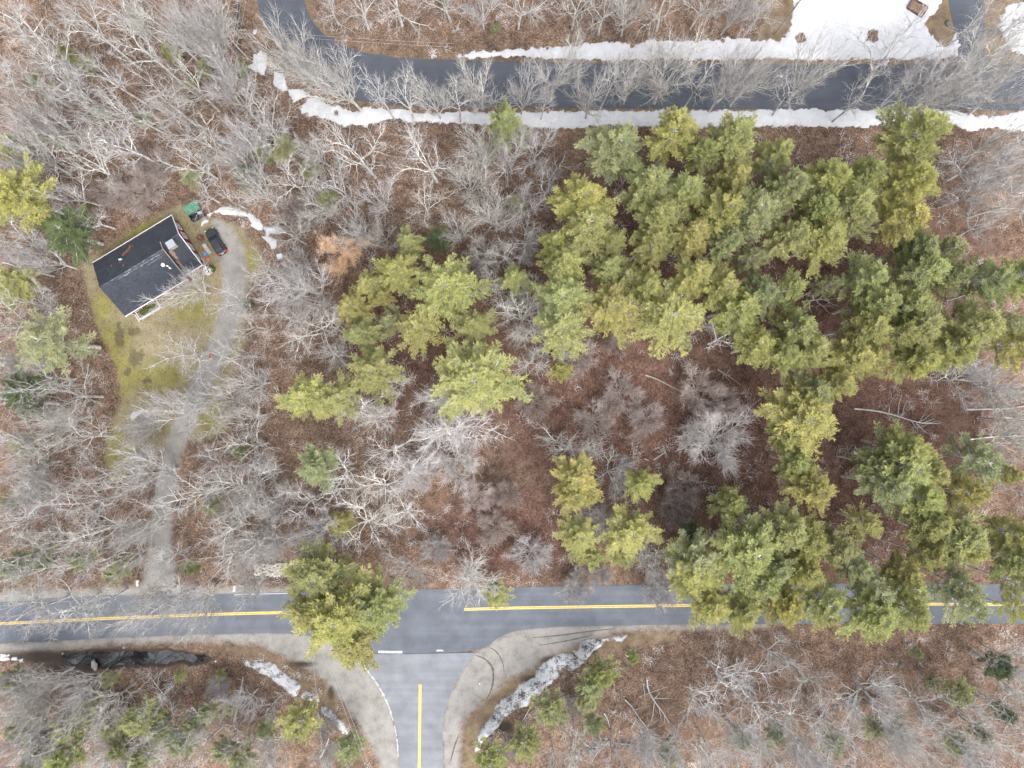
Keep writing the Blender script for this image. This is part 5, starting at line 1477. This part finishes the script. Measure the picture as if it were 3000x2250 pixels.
log(T11([(730, 1210), (780, 1260), (815, 1320), (870, 1385), (885, 1430), (920, 1500)]), 0.11, 'thin dead tree curling left of the bleached dead tree', branches=[T11(b) for b in (((805, 1335), (770, 1390), (790, 1445), (760, 1470)), ((880, 1400), (945, 1430)), ((890, 1440), (950, 1485)), ((790, 1280), (850, 1240)))], z=0.3)
log(T11([(595, 1300), (620, 1340), (632, 1395)]), 0.12, 'short pale log below the small olive pines')
log(T11([(68, 1355), (100, 1295), (130, 1240)]), 0.11, 'pale stick leaning at the dirty snow bank foot')
log(T11([(1430, 1390), (1500, 1460), (1580, 1530), (1660, 1570)]), 0.22, 'long grey fallen trunk in the bottom right wood', 'wood')
log(T11([(1210, 1500), (1260, 1570), (1340, 1650)]), 0.22, 'grey fallen trunk near the bottom edge centre right', 'wood')
log(tile(2250, 0, 2.212, [(1085, 305), (1140, 300), (1205, 290)]), 0.14, 'dark pole lying at the snow yard corner', 'wood')
log(tile(750, 1500, 2.212, [(415, 1590), (450, 1530), (475, 1460)]), 0.18, 'pale broken log left of the side road')
log(tile(0, 1500, 2.212, [(1525, 1350), (1560, 1200), (1585, 1060)]), 0.16, 'pale leaning dead trunk below the left snow bank', branches=[tile(0, 1500, 2.212, b) for b in (((1580, 1090), (1550, 1060)), ((1560, 1190), (1530, 1260)))], z=0.6)
log(tile(0, 0, 2.212, [(750, 1180), (850, 1135), (950, 1100)]), 0.16, 'dark fallen log above the house roof', 'darkwood')
log(tile(0, 0, 2.212, [(1010, 1210), (1060, 1215), (1110, 1235)]), 0.13, 'short dark log above the green container', 'darkwood')

# shrubs
def shrub(px, py, r, h, mat, label, n=900, leaf=0.11, seed=0):
    rng = np.random.RandomState(seed + int(px)); x, y = G(px, py)
    t = empty('shrub', (x, y, gz1(x, y))); tag(t, label, 'shrub')
    mb = MB()
    for k in range(9):
        a = rng.uniform(0, 6.28); q = rng.uniform(.3, .9)
        mb.tube([(0, 0, -.1), (math.cos(a) * r * q * .5, math.sin(a) * r * q * .5, h * .5), (math.cos(a) * r * q, math.sin(a) * r * q, h * .9)], [.03, .022, .01], 4)
    mb.build('stems', M['bark'], t)
    c = rng.normal(0, 1, (n, 3)); c /= np.linalg.norm(c, axis=1)[:, None]; c *= rng.uniform(.35, 1.0, (n, 1)) ** .5
    c = c * [r, r, h * .5] * (0.8 + 0.35 * vnoise(c[:, 0] * 3 + 9, c[:, 1] * 3 + 9, 1.3))[:, None] + [0, 0, h * .55]
    a = rng.normal(0, 1, (n, 3)); a /= np.linalg.norm(a, axis=1)[:, None]
    b = np.cross(a, rng.normal(0, 1, (n, 3))); b /= np.linalg.norm(b, axis=1)[:, None]
    V = np.stack([c - a * leaf, c + b * leaf * .5, c + a * leaf, c - b * leaf * .5], 1).reshape(-1, 3)
    obj('foliage', mesh_np('foliage', V, np.arange(n * 4).reshape(-1, 4)), M[mat], t)
shrub(424, 908, 0.95, 1.1, 'shrub', 'yellow green evergreen shrub at the house front corner')
shrub(447, 895, 0.7, 1.0, 'shrub', 'small round shrub right of the front corner shrub')
shrub(512, 838, 0.9, 0.9, 'shrub', 'low green shrub along the house front eave')
shrub(620, 790, 0.8, 0.8, 'shrub', 'green shrub below the wing corner')
shrub(592, 700, 0.7, 1.0, 'rust', 'reddish shrub against the wing end wall', 260)
shrub(614, 735 + 60, 0.8, 1.0, 'brush', 'brown shrub below the orange tub', 500)
shrub(735, 895, 0.8, 0.9, 'shrub', 'green shrub at the drive right edge', 600)
shrub(1452, 92, 1.0, 1.3, 'needle', 'dark round shrub on leaves north of the upper road', 700)

# ------------------------------------------------------------------ uncountable undergrowth
def undergrowth(n, seed):
    rng = np.random.RandomState(seed)
    X = rng.uniform(-92, 92, n); Y = rng.uniform(-70, 70, n)
    dd = np.full(n, 1e9)
    for p in flat_polys:
        dd = np.minimum(dd, -sdf(p, X, Y))
    dd = np.minimum(dd, -sdf(GP(LAWN), X, Y)); dd = np.minimum(dd, -pdist(drv_line_m, drv_w_m, X, Y))
    dd = np.minimum(dd, -sdf(GP([(2300, -60), (3100, -60), (3100, 190), (2260, 190)]), X, Y))
    dd = np.minimum(dd, -sdf(GP([(1340, 110), (2300, 110), (2300, 190), (1340, 190)]), X, Y))
    dd = np.minimum(dd, -sdf(GP(DIRT_R), X, Y))
    keep = (dd > 0.9) & (fbm(X, Y, 0.16, 3) + 0.25 * (rng.rand(n) - 0.5) > 0.47)
    X, Y = X[keep], Y[keep]; m = len(X)
    k = 24
    Z = gz(X, Y)
    hh = rng.uniform(0.6, 1.9, m)
    P = np.repeat(np.c_[X, Y, Z - .05], k, 0) + np.c_[rng.normal(0, .30, (m * k, 2)), np.zeros(m * k)]
    D = rng.normal(0, .75, (m * k, 3)); D[:, 2] = rng.uniform(.15, 1.2, m * k); D /= np.linalg.norm(D, axis=1)[:, None]
    L = np.repeat(hh, k)[:, None] * rng.uniform(.5, 1.2, (m * k, 1))
    U = np.cross(D, rng.normal(0, 1, (m * k, 3))); U /= np.linalg.norm(U, axis=1)[:, None]
    w = 0.0085
    mid = P + D * L * .55 + rng.normal(0, .10, (m * k, 3)) * L
    V = np.stack([P - U * w, P + U * w, mid + U * w, mid - U * w, P + D * L], 1).reshape(-1, 3)
    b = np.arange(m * k)[:, None] * 5
    F = np.concatenate([b + [0, 1, 2], b + [0, 2, 3], b + [3, 2, 4]], 0)
    o = obj('undergrowth', mesh_np('undergrowth', V, F), M['brush'])
    o['kind'] = 'stuff'; o['label'] = 'leafless brown undergrowth on the wood floor'; o['category'] = 'undergrowth'
undergrowth(5200, 4)
